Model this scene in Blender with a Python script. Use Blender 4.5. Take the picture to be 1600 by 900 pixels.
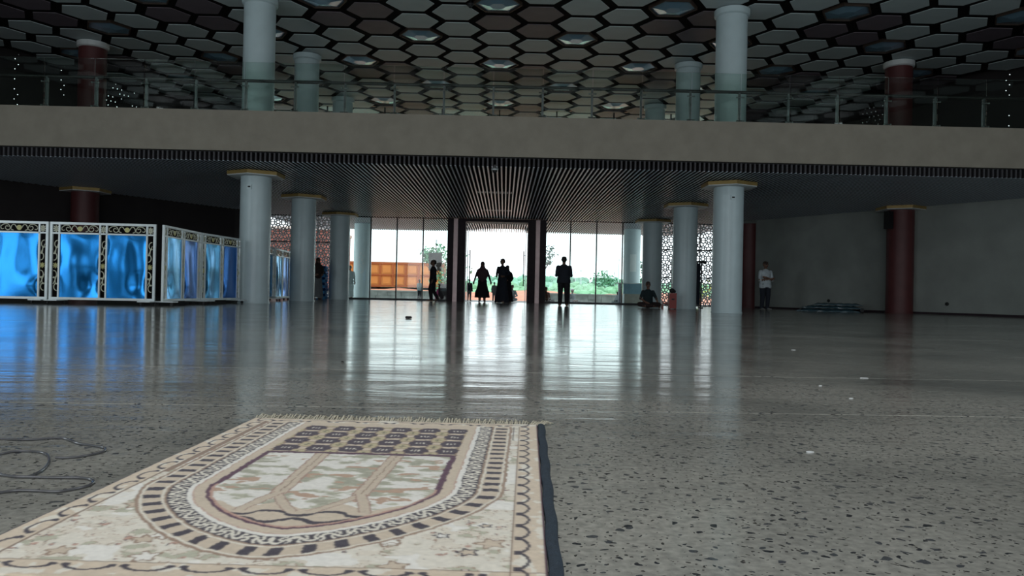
import bpy, bmesh, math, random
import numpy as np
from mathutils import Vector, Matrix, kdtree
R = random.Random(7)
NP = np.random.RandomState(3)
for o in list(bpy.data.objects): bpy.data.objects.remove(o)
S = bpy.context.scene
COL = S.collection
K = 1.15            # the plan below is drawn in units of 1.15 m; the last lines bring it to metres

# ------------------------------------------------------------------ camera (metres)
F_PX, PITCH, YAW, ROLL, EYE = 1205.6, .0056, .0100, .0209, .38
cd = bpy.data.cameras.new('camera'); cam = bpy.data.objects.new('camera', cd); COL.objects.link(cam)
cd.sensor_width = 36; cd.lens = F_PX/1600*36; cd.clip_end = 2000; cd.clip_start = .02
_f = Vector((math.sin(YAW)*math.cos(PITCH), math.cos(YAW)*math.cos(PITCH), math.sin(PITCH)))
_r = Vector((math.cos(YAW), -math.sin(YAW), 0)); _u = _r.cross(_f)
_r2 = _r*math.cos(ROLL)+_u*math.sin(ROLL); _u2 = _u*math.cos(ROLL)-_r*math.sin(ROLL)
M = Matrix((( _r2.x,_u2.x,-_f.x,0),(_r2.y,_u2.y,-_f.y,0),(_r2.z,_u2.z,-_f.z,EYE*K),(0,0,0,1)))
cam.matrix_world = M
S.camera = cam
# ------------------------------------------------------------------ sky, window light, exposure
w = bpy.data.worlds.new('sky'); S.world = w; w.use_nodes = True
bg = w.node_tree.nodes['Background']; bg.inputs[0].default_value = (.84,.96,1.0,1); bg.inputs[1].default_value = 2.6
S.view_settings.view_transform = 'Standard'; S.view_settings.look = 'None'
S.view_settings.exposure = 0; S.view_settings.gamma = 1; S.view_settings.use_curve_mapping = False
def window_light(name, loc, aim, sx, sy, power, col=(.86,.95,1)):
    d = bpy.data.lights.new(name, 'AREA'); d.shape = 'RECTANGLE'; d.size = sx; d.size_y = sy; d.energy = power; d.color = col
    o = bpy.data.objects.new(name, d); COL.objects.link(o); o.location = loc
    o.rotation_euler = (Vector(aim)-Vector(loc)).to_track_quat('-Z','Z').to_euler()
    return o
# daylight of the glazed walls on the camera's side of the hall
window_light('daylight_left', (-16.1,4.5,2.5), (-8,8.75,2.5), 15, 3.6, 520)
window_light('daylight_right', (15.4,4.5,2.5), (7,8.75,2.5), 15, 3.6, 400)
window_light('daylight_rear', (-.35,-4.9,2.5), (-.35,8,2.5), 17, 3.6, 500, (.95,.97,1))
# added overhead fill that brightens the near floor and rug; no such source known
window_light('added_roof_fill', (-.35,.2,8.05), (-.35,.2,0), 4.6, 4.6, 290, (.97,.98,1))

# ------------------------------------------------------------------ pixel helpers (plan units)
def ray(x, y):
    U, V = x-800, y-450
    u = U*math.cos(ROLL)+V*math.sin(ROLL); v = -U*math.sin(ROLL)+V*math.cos(ROLL)
    a, z2 = u/F_PX, -v/F_PX
    yy = math.cos(PITCH)-z2*math.sin(PITCH); z = math.sin(PITCH)+z2*math.cos(PITCH)
    return Vector((a*math.cos(YAW)+yy*math.sin(YAW), -a*math.sin(YAW)+yy*math.cos(YAW), z))
def onz(x, y, z=0.0):
    r = ray(x,y); t = (z-EYE)/r.z; return Vector((r.x*t, r.y*t, z))
def ond(x, y, d):
    r = ray(x,y); t = d/r.y; return Vector((r.x*t, d, EYE+r.z*t))
XC = -.31           # the hall's axis

# ------------------------------------------------------------------ materials
MATS = {}
def lin(c): return tuple(((x/255)/12.92 if x/255 < .04045 else ((x/255+.055)/1.055)**2.4) for x in c)
def mat(name, c, rough=.6, metal=0, vary=.12, scale=6, bump=0, bscale=40, spec=.5, stretch=None):
    if name in MATS: return MATS[name]
    m = bpy.data.materials.new(name); m.use_nodes = True; nt = m.node_tree; b = nt.nodes['Principled BSDF']
    b.inputs['Roughness'].default_value = rough; b.inputs['Metallic'].default_value = metal
    b.inputs['Specular IOR Level'].default_value = spec
    tc = nt.nodes.new('ShaderNodeTexCoord'); out = tc.outputs['Object']
    if stretch:
        mp = nt.nodes.new('ShaderNodeMapping'); mp.inputs['Scale'].default_value = stretch
        nt.links.new(out, mp.inputs[0]); out = mp.outputs[0]
    n = nt.nodes.new('ShaderNodeTexNoise'); n.inputs['Scale'].default_value = scale; n.inputs['Detail'].default_value = 5
    nt.links.new(out, n.inputs['Vector'])
    r = nt.nodes.new('ShaderNodeValToRGB'); e = r.color_ramp.elements
    e[0].position = .3; e[1].position = .7
    e[0].color = tuple(x*(1-vary) for x in c)+(1,); e[1].color = tuple(min(1,x*(1+vary)) for x in c)+(1,)
    nt.links.new(n.outputs[0], r.inputs[0]); nt.links.new(r.outputs[0], b.inputs['Base Color'])
    if bump:
        n2 = nt.nodes.new('ShaderNodeTexNoise'); n2.inputs['Scale'].default_value = bscale; n2.inputs['Detail'].default_value = 3
        nt.links.new(out, n2.inputs['Vector'])
        bp = nt.nodes.new('ShaderNodeBump'); bp.inputs['Strength'].default_value = bump; bp.inputs['Distance'].default_value = .02
        nt.links.new(n2.outputs[0], bp.inputs['Height']); nt.links.new(bp.outputs[0], b.inputs['Normal'])
    MATS[name] = m; return m
def glass(name, tint, refl=1.45):
    m = bpy.data.materials.new(name); m.use_nodes = True; nt = m.node_tree; nt.nodes.clear()
    o = nt.nodes.new('ShaderNodeOutputMaterial'); mx = nt.nodes.new('ShaderNodeMixShader')
    t = nt.nodes.new('ShaderNodeBsdfTransparent'); t.inputs[0].default_value = tint+(1,)
    g = nt.nodes.new('ShaderNodeBsdfGlossy'); g.inputs['Roughness'].default_value = .02
    fr = nt.nodes.new('ShaderNodeFresnel'); fr.inputs[0].default_value = refl
    nt.links.new(fr.outputs[0], mx.inputs[0]); nt.links.new(t.outputs[0], mx.inputs[1]); nt.links.new(g.outputs[0], mx.inputs[2])
    nt.links.new(mx.outputs[0], o.inputs[0]); MATS[name] = m; return m
def floor_mat():
    m = bpy.data.materials.new('polished_terrazzo'); m.use_nodes = True; nt = m.node_tree; L = nt.links.new
    b = nt.nodes['Principled BSDF']; N = nt.nodes.new
    tc = N('ShaderNodeTexCoord')
    def noise(sc, det=4, dist=0):
        n = N('ShaderNodeTexNoise'); n.inputs['Scale'].default_value = sc; n.inputs['Detail'].default_value = det
        n.inputs['Distortion'].default_value = dist; L(tc.outputs['Object'], n.inputs['Vector']); return n
    def ramp(src, stops):
        r = N('ShaderNodeValToRGB'); e = r.color_ramp.elements
        while len(e) < len(stops): e.new(.5)
        for q,(p,c) in zip(e, stops): q.position = p; q.color = c+(1,)
        L(src, r.inputs[0]); return r
    base = ramp(noise(.9,6,.6).outputs[0], [(.3,(.20,.20,.182)),(.52,(.33,.325,.29)),(.72,(.43,.415,.37))])
    fine = ramp(noise(55,4).outputs[0], [(.3,(.72,.72,.72)),(.7,(1.2,1.2,1.18))])
    mul = N('ShaderNodeMix'); mul.data_type = 'RGBA'; mul.blend_type = 'MULTIPLY'; mul.inputs[0].default_value = 1
    L(base.outputs[0], mul.inputs[6]); L(fine.outputs[0], mul.inputs[7])
    prev = mul.outputs[2]
    dn = noise(30,2)
    for sc, lo, colr in ((54,.30,(.030,.032,.036)),(95,.24,(.055,.052,.047)),(37,.22,(.07,.075,.08))):
        ad = N('ShaderNodeMixRGB'); ad.blend_type = 'ADD'; ad.inputs[0].default_value = .035
        L(tc.outputs['Object'], ad.inputs[1]); L(dn.outputs[1], ad.inputs[2])
        v = N('ShaderNodeTexVoronoi'); v.inputs['Scale'].default_value = sc; L(ad.outputs[0], v.inputs['Vector'])
        sp = N('ShaderNodeSeparateColor'); L(v.outputs['Color'], sp.inputs[0])
        th = N('ShaderNodeMath'); th.operation = 'MULTIPLY_ADD'; th.inputs[1].default_value = .82; th.inputs[2].default_value = -.43
        L(sp.outputs[0], th.inputs[0])
        lt = N('ShaderNodeMath'); lt.operation = 'LESS_THAN'; L(v.outputs['Distance'], lt.inputs[0]); L(th.outputs[0], lt.inputs[1])
        k = N('ShaderNodeMix'); k.data_type = 'RGBA'; L(lt.outputs[0], k.inputs[0]); L(prev, k.inputs[6]); k.inputs[7].default_value = colr+(1,)
        prev = k.outputs[2]
    L(prev, b.inputs['Base Color'])
    rr = ramp(noise(1.6,5,.4).outputs[0], [(.3,(.10,)*3),(.7,(.17,)*3)]); L(rr.outputs[0], b.inputs['Roughness'])
    b.inputs['IOR'].default_value = 1.62
    b1 = N('ShaderNodeBump'); b1.inputs['Strength'].default_value = .35; b1.inputs['Distance'].default_value = .012
    rp = N('ShaderNodeMapping'); rp.inputs['Scale'].default_value = (.55,2.6,1); L(tc.outputs['Object'], rp.inputs[0])
    rn = N('ShaderNodeTexNoise'); rn.inputs['Scale'].default_value = 1.9; rn.inputs['Detail'].default_value = 4; rn.inputs['Distortion'].default_value = .5
    L(rp.outputs[0], rn.inputs['Vector']); L(rn.outputs[0], b1.inputs['Height'])
    b2 = N('ShaderNodeBump'); b2.inputs['Strength'].default_value = .05; b2.inputs['Distance'].default_value = .004
    L(noise(22,2).outputs[0], b2.inputs['Height']); L(b1.outputs[0], b2.inputs['Normal']); L(b2.outputs[0], b.inputs['Normal'])
    MATS['floor'] = m; return m
M_FLOOR = floor_mat()
M_GLASS = glass('facade_glass', (.93,.97,.96)); M_RAILGLASS = glass('railing_glass', (.86,.92,.89), 1.45)
M_TINT = glass('tinted_glass', (.40,.45,.46))
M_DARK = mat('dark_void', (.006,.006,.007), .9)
M_FASCIA = mat('beige_plaster', (.30,.265,.215), .8, vary=.08, scale=3, bump=.15, bscale=60)
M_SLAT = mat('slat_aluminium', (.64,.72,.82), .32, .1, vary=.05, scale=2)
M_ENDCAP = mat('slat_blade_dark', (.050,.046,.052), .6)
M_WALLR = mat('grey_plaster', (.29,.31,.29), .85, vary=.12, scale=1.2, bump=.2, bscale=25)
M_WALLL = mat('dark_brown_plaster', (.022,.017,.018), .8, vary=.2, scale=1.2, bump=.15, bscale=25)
M_WHITECOL = mat('white_column_paint', (.60,.71,.74), .34, vary=.05, scale=2.5, bump=.03, bscale=12)
M_REDCOL = mat('dark_red_paint', (.105,.026,.027), .5, vary=.15, scale=3)
M_GOLD = mat('gold_trim', (.40,.27,.09), .45, .25, vary=.1)
M_WHITE = mat('white_paint', (.72,.74,.74), .5, vary=.04)
M_MULL = mat('black_aluminium', (.012,.014,.018), .4, .3)
M_JAMB = mat('dark_bronze_cladding', (.036,.024,.030), .55, 0, vary=.15, spec=.2)
M_JAMB2 = mat('rose_metal_strip', (.40,.30,.30), .35, .5, vary=.08)
M_STEEL = mat('brushed_steel', (.45,.47,.48), .3, .9, vary=.08)
M_RAIL = mat('bronze_rail', (.05,.045,.045), .4, .6)
M_HEX = mat('grey_ceiling_panel', (.52,.60,.62), .55, vary=.05, scale=1.5, bump=.05, bscale=30)
M_HEXD = mat('plum_ceiling_panel', (.16,.13,.155), .55, vary=.08, scale=2)
M_HEXL = mat('lamp_panel_glass', (.36,.60,.80), .26, .6, vary=.04, scale=2)
M_BROWN = mat('brown_recess', (.06,.04,.03), .6)
M_LATTICE = mat('pale_lattice_paint', (.74,.72,.73), .5, vary=.05)
M_ALU = mat('white_aluminium', (.66,.71,.72), .35, .2, vary=.05)
M_CREAM = mat('cream_scrollwork', (.60,.60,.47), .45, vary=.1)
M_YELLOW = mat('pale_gold_rosette', (.62,.58,.24), .45, vary=.1)
M_RUBBER = mat('black_rubber', (.012,.012,.013), .6)
M_SKIN = mat('skin', (.20,.105,.07), .55, vary=.08)
M_HAIR = mat('black_hair', (.008,.007,.007), .6)
M_LIP = mat('lip', (.12,.04,.04), .5)
def blue_mat(name, c, rough):
    m = mat(name, c, rough, .8, vary=.10, scale=1.4, bump=.25, bscale=1.6, stretch=(1,1,.6)); return m
M_BLUE = blue_mat('blue_mirror_sheet', (.010,.18,.50), .16)
M_BLUED = blue_mat('deep_blue_sheet', (.01,.13,.46), .20)
M_BLUEP = blue_mat('pale_blue_sheet', (.07,.32,.60), .18)

# ------------------------------------------------------------------ mesh helpers
class MB:
    def __init__(s): s.v = []; s.f = []; s.m = []; s.k = 0
    def add(s, vs, fs):
        n = len(s.v); s.v += [tuple(p) for p in vs]; s.f += [tuple(n+i for i in q) for q in fs]; s.m += [s.k]*len(fs); return s
    def box(s, x0,x1,y0,y1,z0,z1):
        return s.add([(x0,y0,z0),(x1,y0,z0),(x1,y1,z0),(x0,y1,z0),(x0,y0,z1),(x1,y0,z1),(x1,y1,z1),(x0,y1,z1)],
            [(0,3,2,1),(4,5,6,7),(0,1,5,4),(1,2,6,5),(2,3,7,6),(3,0,4,7)])
    def bar(s, a, b, wx, wz, up=(0,0,1)):
        a, b = Vector(a), Vector(b); d = (b-a).normalized(); upv = Vector(up)
        if abs(d.dot(upv)) > .98: upv = Vector((0,1,0))
        x = d.cross(upv).normalized()*wx/2; z = x.cross(d).normalized()*wz/2
        return s.add([a-x-z,a+x-z,a+x+z,a-x+z,b-x-z,b+x-z,b+x+z,b-x+z],[(0,3,2,1),(4,5,6,7),(0,1,5,4),(1,2,6,5),(2,3,7,6),(3,0,4,7)])
    def prism(s, pts, z0, z1):
        n = len(pts); A = sum(pts[i][0]*pts[(i+1)%n][1]-pts[(i+1)%n][0]*pts[i][1] for i in range(n))
        if A < 0: pts = pts[::-1]
        return s.add([(p[0],p[1],z0) for p in pts]+[(p[0],p[1],z1) for p in pts],
            [tuple(range(n))[::-1], tuple(range(n,2*n))]+[(i,(i+1)%n,n+(i+1)%n,n+i) for i in range(n)])
    def lathe(s, prof, c=(0,0,0), seg=32, sx=1, sy=1):
        vs = []; fs = []; n = len(prof)
        for r,z in prof:
            for i in range(seg):
                a = 2*math.pi*i/seg; vs.append((c[0]+r*sx*math.cos(a), c[1]+r*sy*math.sin(a), c[2]+z))
        for j in range(n-1):
            for i in range(seg): fs.append((j*seg+i, j*seg+(i+1)%seg, (j+1)*seg+(i+1)%seg, (j+1)*seg+i))
        fs.append(tuple(range(seg))[::-1]); fs.append(tuple((n-1)*seg+i for i in range(seg)))
        return s.add(vs, fs)
    def tube(s, path, r, seg=6, flat=1.0):
        P = [Vector(p) for p in path]; vs = []; fs = []; n = len(P); rr = r if isinstance(r,(list,tuple)) else [r]*n
        ref = Vector((0,0,1)) if abs((P[-1]-P[0]).normalized().z) < .9 else Vector((0,1,0))
        for i,p in enumerate(P):
            d = (P[min(i+1,n-1)]-P[max(i-1,0)]).normalized(); x = d.cross(ref)
            if x.length < 1e-4: x = d.cross(Vector((1,.3,0)))
            x.normalize(); y = x.cross(d)
            for k in range(seg):
                a = 2*math.pi*k/seg; vs.append(p+x*rr[i]*math.cos(a)+y*rr[i]*flat*math.sin(a))
        for j in range(n-1):
            for k in range(seg): fs.append((j*seg+k, j*seg+(k+1)%seg, (j+1)*seg+(k+1)%seg, (j+1)*seg+k))
        fs.append(tuple(range(seg))[::-1]); fs.append(tuple((n-1)*seg+k for k in range(seg)))
        return s.add(vs, fs)
    def ball(s, c, r, seg=14, rings=8):
        if not isinstance(r,(list,tuple)): r = (r,r,r)
        vs = [(c[0],c[1],c[2]-r[2])]; fs = []
        for j in range(1,rings):
            t = math.pi*j/rings
            for i in range(seg):
                a = 2*math.pi*i/seg; vs.append((c[0]+r[0]*math.sin(t)*math.cos(a), c[1]+r[1]*math.sin(t)*math.sin(a), c[2]-r[2]*math.cos(t)))
        vs.append((c[0],c[1],c[2]+r[2])); e = len(vs)-1
        for i in range(seg):
            fs.append((0,1+(i+1)%seg,1+i)); fs.append((e,e-seg+i,e-seg+(i+1)%seg))
        for j in range(rings-2):
            for i in range(seg): fs.append((1+j*seg+i,1+j*seg+(i+1)%seg,1+(j+1)*seg+(i+1)%seg,1+(j+1)*seg+i))
        return s.add(vs, fs)
    def mesh(s, name, mats, smooth=False):
        me = bpy.data.meshes.new(name); me.from_pydata(s.v, [], s.f)
        for m in (mats if isinstance(mats,(list,tuple)) else [mats]): me.materials.append(m)
        if s.k: me.polygons.foreach_set('material_index', s.m)
        if smooth:
            me.polygons.foreach_set('use_smooth', [True]*len(me.polygons))
            try: me.set_sharp_from_angle(angle=math.radians(smooth if smooth is not True else 40))
            except Exception: pass
        me.update(); return me
    def build(s, name, mats, parent=None, smooth=False, loc=(0,0,0)):
        return link(name, s.mesh(name, mats, smooth), parent, loc)
def link(name, me, parent=None, loc=(0,0,0)):
    o = bpy.data.objects.new(name, me); COL.objects.link(o); o.location = loc
    if parent: o.parent = parent
    return o
def tag(o, label, cat, group=None, kind=None):
    o['label'] = label; o['category'] = cat
    if group: o['group'] = group
    if kind: o['kind'] = kind
    return o
def thing(name, label, cat, loc=(0,0,0), rz=0, group=None, kind=None):
    o = link(name, None, None, loc); o.rotation_euler = (0,0,rz); o.empty_display_size = .1
    return tag(o, label, cat, group, kind)
def box(name, m, parent, *a): return MB().box(*a).build(name, m, parent)

# ================================================================== THE SETTING
# plan of the hall: six-sided, mirrored about XC
def mx(p): return (2*XC-p[0], p[1])
A_, B_, C_, D_ = (8.2,28.62), (8.72,26.7), (17.72,12.3), (9.5,-4.5)
ZC, ZS, ZM, ZT = 3.05, 3.26, 4.12, 7.12   # slat underside, soffit, mezzanine floor, upper ceiling panels
def xlim(y):
    if y >= 26.7: return 8.2+(28.62-y)/(28.62-26.7)*.52
    if y >= 12.3: return 8.72+(26.7-y)/1.6
    return 9.5+(y+4.5)/16.8*8.22
# floor: slabs with saw-cut joints
fl = MB().prism([A_,B_,C_,D_,mx(D_),mx(C_),mx(B_),mx(A_)], -.14, -.0041).build('floor', mat('joint_filler',(.42,.42,.40),.6))
tag(fl, 'polished grey terrazzo concrete floor of the hall with dark stone chips', 'floor', kind='structure')
cuts = [(-4.5,0),(2.50,.029),(3.66,.03),(7.6,.0),(12.3,0),(17.2,0),(22.0,0),(26.7,0),(28.76,0)]
for (ya,ta),(yb,tb) in zip(cuts, cuts[1:]):
    g = .006; xa, xb = xlim(min(ya,28.62)), xlim(min(yb,28.62)); la, lb = 2*XC-xa, 2*XC-xb
    MB().prism([(xa,ya+ta*xa+g),(xb,yb+tb*xb-g),(lb,yb+tb*lb-g),(la,ya+ta*la+g)], -.004, 0).build('floor_slab', M_FLOOR, fl)

# walls
def wall(name, p, q, z0, z1, m, label, th=.3, parent=None):
    p, q = Vector(p), Vector(q); d = (q-p).normalized(); n = Vector((d.y,-d.x))
    c = Vector((XC, 11))
    if (c-p).dot(n) > 0: n = -n
    o = MB().prism([tuple(p),tuple(q),tuple(q+n*th),tuple(p+n*th)], z0, z1).build(name, m, parent)
    if not parent: tag(o, label, 'wall', kind='structure')
    return o
wr = wall('wall_right', B_, C_, 0, ZS, M_WALLR, 'plain grey plaster wall behind the man in the white shirt', .5)
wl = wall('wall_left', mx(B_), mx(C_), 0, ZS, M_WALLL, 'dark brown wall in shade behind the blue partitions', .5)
wall('wall_return_right', A_, B_, 0, ZS, M_WALLR, 'narrow grey wall return behind the dark red corner column')
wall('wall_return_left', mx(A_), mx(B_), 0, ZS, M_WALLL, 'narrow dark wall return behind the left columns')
for nm, s in (('baseboard_right',1),('baseboard_left',-1)):
    p, q = (Vector(B_), Vector(C_)) if s > 0 else (Vector(mx(B_)), Vector(mx(C_)))
    d = (q-p).normalized(); n = Vector((d.y,-d.x)); n = n if (Vector((XC,11))-p).dot(n) > 0 else -n
    o = MB().prism([tuple(p),tuple(q),tuple(q+n*.025),tuple(p+n*.025)], .002, .07).build(nm, M_JAMB)
    tag(o, 'thin dark skirting along the foot of the %s wall' % ('grey' if s > 0 else 'dark brown'), 'baseboard', kind='structure')

# upper storey walls, with perforated screens that let daylight through in dots
def perforated(name, p, q, z0, z1, cell, hole, label, rnd=1.0, ztop=7.3):
    p, q = Vector(p), Vector(q); L = (q-p).length; d = (q-p)/L
    nx, nz = max(1,int(L/cell)), max(1,int((z1-z0)/cell)); cw, ch = L/nx, (z1-z0)/nz; mb = MB()
    def P(a, z): return (p.x+d.x*a, p.y+d.y*a, z)
    for i in range(nx):
        for j in range(nz):
            a0, a1, b0, b1 = i*cw, (i+1)*cw, z0+j*ch, z0+(j+1)*ch
            if R.random() > rnd or b1 > ztop: mb.add([P(a0,b0),P(a1,b0),P(a1,b1),P(a0,b1)], [(0,1,2,3)]); continue
            ca, cb = (a0+a1)/2+(cw*.25 if j%2 else -cw*.25)*.8, (b0+b1)/2; h = hole/2
            mb.add([P(a0,b0),P(a1,b0),P(a1,b1),P(a0,b1),P(ca-h,cb-h),P(ca+h,cb-h),P(ca+h,cb+h),P(ca-h,cb+h)],
                   [(0,1,5,4),(1,2,6,5),(2,3,7,6),(3,0,4,7)])
    return tag(mb.build(name, M_WALLL), label, 'screen')
UPX = 3.2           # the upper storey is wider than the hall below
def along(s, y):
    x = xlim(y)+(UPX if y >= 16.4 else 0); return (x,y) if s > 0 else (2*XC-x,y)
for s in (1,-1):
    sd = 'right' if s > 0 else 'left'
    segs = [(28.62,26.55,0),(26.55,24.75,2),(24.75,24.45,0),(24.45,24.25,1),(24.25,23.3,0),(23.3,23.1,1),(23.1,16.4,0),(16.399,12.3,0)]
    if s > 0: segs = [(28.62,26.4,0),(26.4,25.6,3),(25.6,22.5,0),(22.5,22.3,1),(22.3,16.4,0),(16.399,12.3,0)]
    up = None
    for ya, yb, k in segs:
        if k == 0:
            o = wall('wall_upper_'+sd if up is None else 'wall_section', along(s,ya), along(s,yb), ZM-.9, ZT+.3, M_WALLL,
                     'dark upper wall above the mezzanine on the %s side' % sd, .12, up)
            if up is None: up = o
        else:
            what = {1:'narrow perforated strip of bright dots', 2:'perforated screen panel glowing with bright dots', 3:'perforated screen panel with faint dots'}[k]
            perforated('perforated_screen', along(s,ya), along(s,yb), ZM-.9, ZT+.3, .145, .021 if k != 3 else .009,
                '%s on the %s upper wall%s' % (what, sd, '' if s > 0 or k == 2 else {24.45:' left of the dotted panel',23.3:' at the picture edge'}[ya]), .5 if k != 1 else .9)
    c1 = xlim(16.4); ends = [((c1,16.4),(c1+UPX,16.4)), ((8.25,28.62),(8.2+UPX,28.62))]
    for p, q in ends:
        if s < 0: p, q = mx(p), mx(q)
        wall('wall_section', p, q, ZM-.9, ZT+.3, M_WALLL, '', .12, up)
# walls on the camera's side, tall glazing in each
front = [('front_right', C_, D_), ('front_left', mx(D_), mx(C_)), ('rear', D_, mx(D_))]
for i,(nm,p,q) in enumerate(front):
    base = wall('wall_'+nm, p, q, 0, .35, M_WALLR, 'low wall under the %s glazing on the camera side' % nm.replace('_',' '))
    wall('wall_section', p, q, 4.0, ZT+.3, M_WALLR, '', .3, base)
    pv, qv = Vector(p), Vector(q); L = (qv-pv).length
    f = .06
    wall('wall_section', p, tuple(pv.lerp(qv,f)), .35, 4.0, M_WALLR, '', .3, base); wall('wall_section', tuple(pv.lerp(qv,1-f)), q, .35, 4.0, M_WALLR, '', .3, base)
    d = (qv-pv).normalized(); n = Vector((d.y,-d.x)); n = n if (Vector((XC,11))-pv).dot(n) < 0 else -n
    wn = thing('window_%d' % (i+4), 'tall %s glazing behind the camera' % nm.replace('_',' '), 'window', kind='structure')
    nb = 9
    for k in range(nb+1):
        c = pv.lerp(qv, f+(1-2*f)*k/nb)+n*.15
        MB().bar((c.x,c.y,.35),(c.x,c.y,4.0),.12,.12,up=(d.x,d.y,0)).build('mullion', M_MULL, wn)
    for z in (2.6,):
        a, b = pv.lerp(qv,f)+n*.15, pv.lerp(qv,1-f)+n*.15
        MB().bar((a.x,a.y,z),(b.x,b.y,z),.1,.1).build('transom', M_MULL, wn)
    for k in range(nb):
        a, b = pv.lerp(qv, f+(1-2*f)*k/nb)+n*.15, pv.lerp(qv, f+(1-2*f)*(k+1)/nb)+n*.15
        MB().bar((a.x,a.y,2.175),(b.x,b.y,2.175),.012,3.64).build('pane', M_TINT, wn)

# mezzanine: slab with a beige front
mz = MB().prism([(xlim(16.4)+UPX,16.4),(8.2+UPX,28.62),(2*XC-8.2-UPX,28.62),(2*XC-xlim(16.4)-UPX,16.4)], ZS, ZM)
mz = tag(mz.build('mezzanine', M_FASCIA), 'long plain beige concrete front of the mezzanine across the whole hall', 'mezzanine', kind='structure')
# slatted ceiling under the mezzanine
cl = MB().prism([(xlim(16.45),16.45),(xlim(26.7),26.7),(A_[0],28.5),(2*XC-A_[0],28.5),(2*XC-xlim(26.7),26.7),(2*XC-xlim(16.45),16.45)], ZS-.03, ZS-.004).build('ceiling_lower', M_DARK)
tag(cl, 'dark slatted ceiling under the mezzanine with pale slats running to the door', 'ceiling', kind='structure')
PITCHS = .0985
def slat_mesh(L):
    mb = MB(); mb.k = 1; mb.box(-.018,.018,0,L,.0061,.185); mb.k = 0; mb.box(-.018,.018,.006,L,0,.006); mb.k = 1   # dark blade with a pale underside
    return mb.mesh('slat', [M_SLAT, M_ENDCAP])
slats = {}
n = int(14.6/PITCHS)
for i in range(-n, n+1):
    x = i*PITCHS; ax = abs(x)
    ye = 28.44 if ax < 8.4 else (26.7-(ax-9.03)*1.6 if ax > 9.03 else 26.7)
    L = round(ye-16.42-.06, 2)
    if L < .3: continue
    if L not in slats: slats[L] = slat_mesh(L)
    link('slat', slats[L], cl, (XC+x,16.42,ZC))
# porch ceiling outside the glass
pc = MB().box(XC-9,XC+9,28.8,34.9,ZS-.03,ZS+.1).build('ceiling_porch', M_BROWN)
tag(pc, 'slatted porch ceiling outside the glass front', 'ceiling', kind='structure')
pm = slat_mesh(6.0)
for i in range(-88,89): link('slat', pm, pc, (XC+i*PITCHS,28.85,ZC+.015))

# upper ceiling: hexagonal panels under a black deck
_h = [(9.3,34),(9.3,28.8),(8.6+UPX,28.8),(xlim(16.4)+UPX+.3,16.3),(xlim(16.4)+.3,16.3),C_,D_]
cu = MB().prism(_h+[mx(q) for q in _h[::-1]], ZT+.16, ZT+.4).build('ceiling_upper', M_DARK)
tag(cu, 'high black ceiling covered with grey hexagonal panels', 'ceiling', kind='structure')
HXW, HXD = 1.032, 1.19
def hexmesh(r, h, m, dish=0):
    mb = MB(); pts = [(r*math.cos(math.pi/3*k), r*math.sin(math.pi/3*k)) for k in range(6)]
    if not dish: return mb.prism(pts, 0, h*.4).mesh('hexagon_panel', m)
    # lamp: recessed shallow dish of glass panes with a brown rim
    n = 6; ring = [(p[0],p[1],.05) for p in pts]; inn = [(p[0]*.35,p[1]*.35,-.02) for p in pts]
    mb.add(ring+inn, [(i,n+i,n+(i+1)%n,(i+1)%n) for i in range(n)]+[tuple(n+i for i in range(n))])
    mb.k = 1
    for i in range(6):
        a, b = pts[i], pts[(i+1)%6]; mb.bar((a[0],a[1],.05),(b[0],b[1],.05),.03,.08)
    return mb.mesh('hexagon_lamp', [M_HEXL, M_BROWN])
RH = .566
hm = {'g':hexmesh(RH,.04,M_HEX), 'd':hexmesh(RH,.04,M_HEXD), 'l':hexmesh(RH,0,M_HEXL,1)}
cand = []
for i in range(-18,19):
    x = XC+.02+i*HXW
    for k in range(-19,14):
        y = (18.18 if i%2 == 0 else 18.66)+k*HXD if False else 18.13+(i%2)*HXD/2*.9+k*HXD
        kind = 'g'
        if i%4 == 0 and k%4 == 0: kind = 'l'
        elif i%4 == 2 and k%4 == 2: kind = 'l'
        elif (i%4 == 0 and k%4 == 1) or (i%4 == 1 and k%4 in (0,1)): kind = 'd'
        if y > 33 or (abs(x+.3) < 2.9 and -2.7 < y < 3.0): continue
        if y < 28.2 and abs(x-XC) > xlim(max(-4.5,y))+.31-.75+(UPX if y > 17 else 0): continue
        if y >= 28.2 and abs(x-XC) > 8.6: continue
        # in view: nearer rows than the picture's top edge are above the frame
        vis = y > 16.6 and abs(x+.1) < y*.70 and (y < 30.6)
        cand.append((not vis, y, x, kind))
cand.sort()
rest = MB()
cnt = 0
for nv, y, x, kind in cand:
    if not nv and cnt < 300:
        link('hexagon_panel' if kind != 'l' else 'hexagon_lamp', hm[kind], cu, (x,y,ZT)); cnt += 1
    elif kind != 'l':
        rest.k = 1 if kind == 'd' else 0
        rest.prism([(x+RH*math.cos(math.pi/3*k), y+RH*math.sin(math.pi/3*k)) for k in range(6)], ZT, ZT+.04)
rest.k = 1
o = rest.build('hexagon_panels', [M_HEX,M_HEXD], cu); o['kind'] = 'stuff'

sk = thing('window_7', 'made-up square glazed frame added around the overhead fill above the camera', 'roof light', (-.3,.17,ZT), kind='structure')  # unseen frame added to go with the overhead fill
for a in (-2.1,-.7,.7,2.1): MB().box(a-.04,a+.04,-2.1,2.1,-.03,.15).build('mullion', M_MULL, sk); MB().box(-2.1,2.1,a-.04,a+.04,-.03,.15).build('transom', M_MULL, sk)
for a in (-2.1,-.7,.7):
    for b in (-2.1,-.7,.7): MB().box(a+.045,a+1.355,b+.045,b+1.355,.05,.062).build('pane', M_GLASS, sk)
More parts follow.
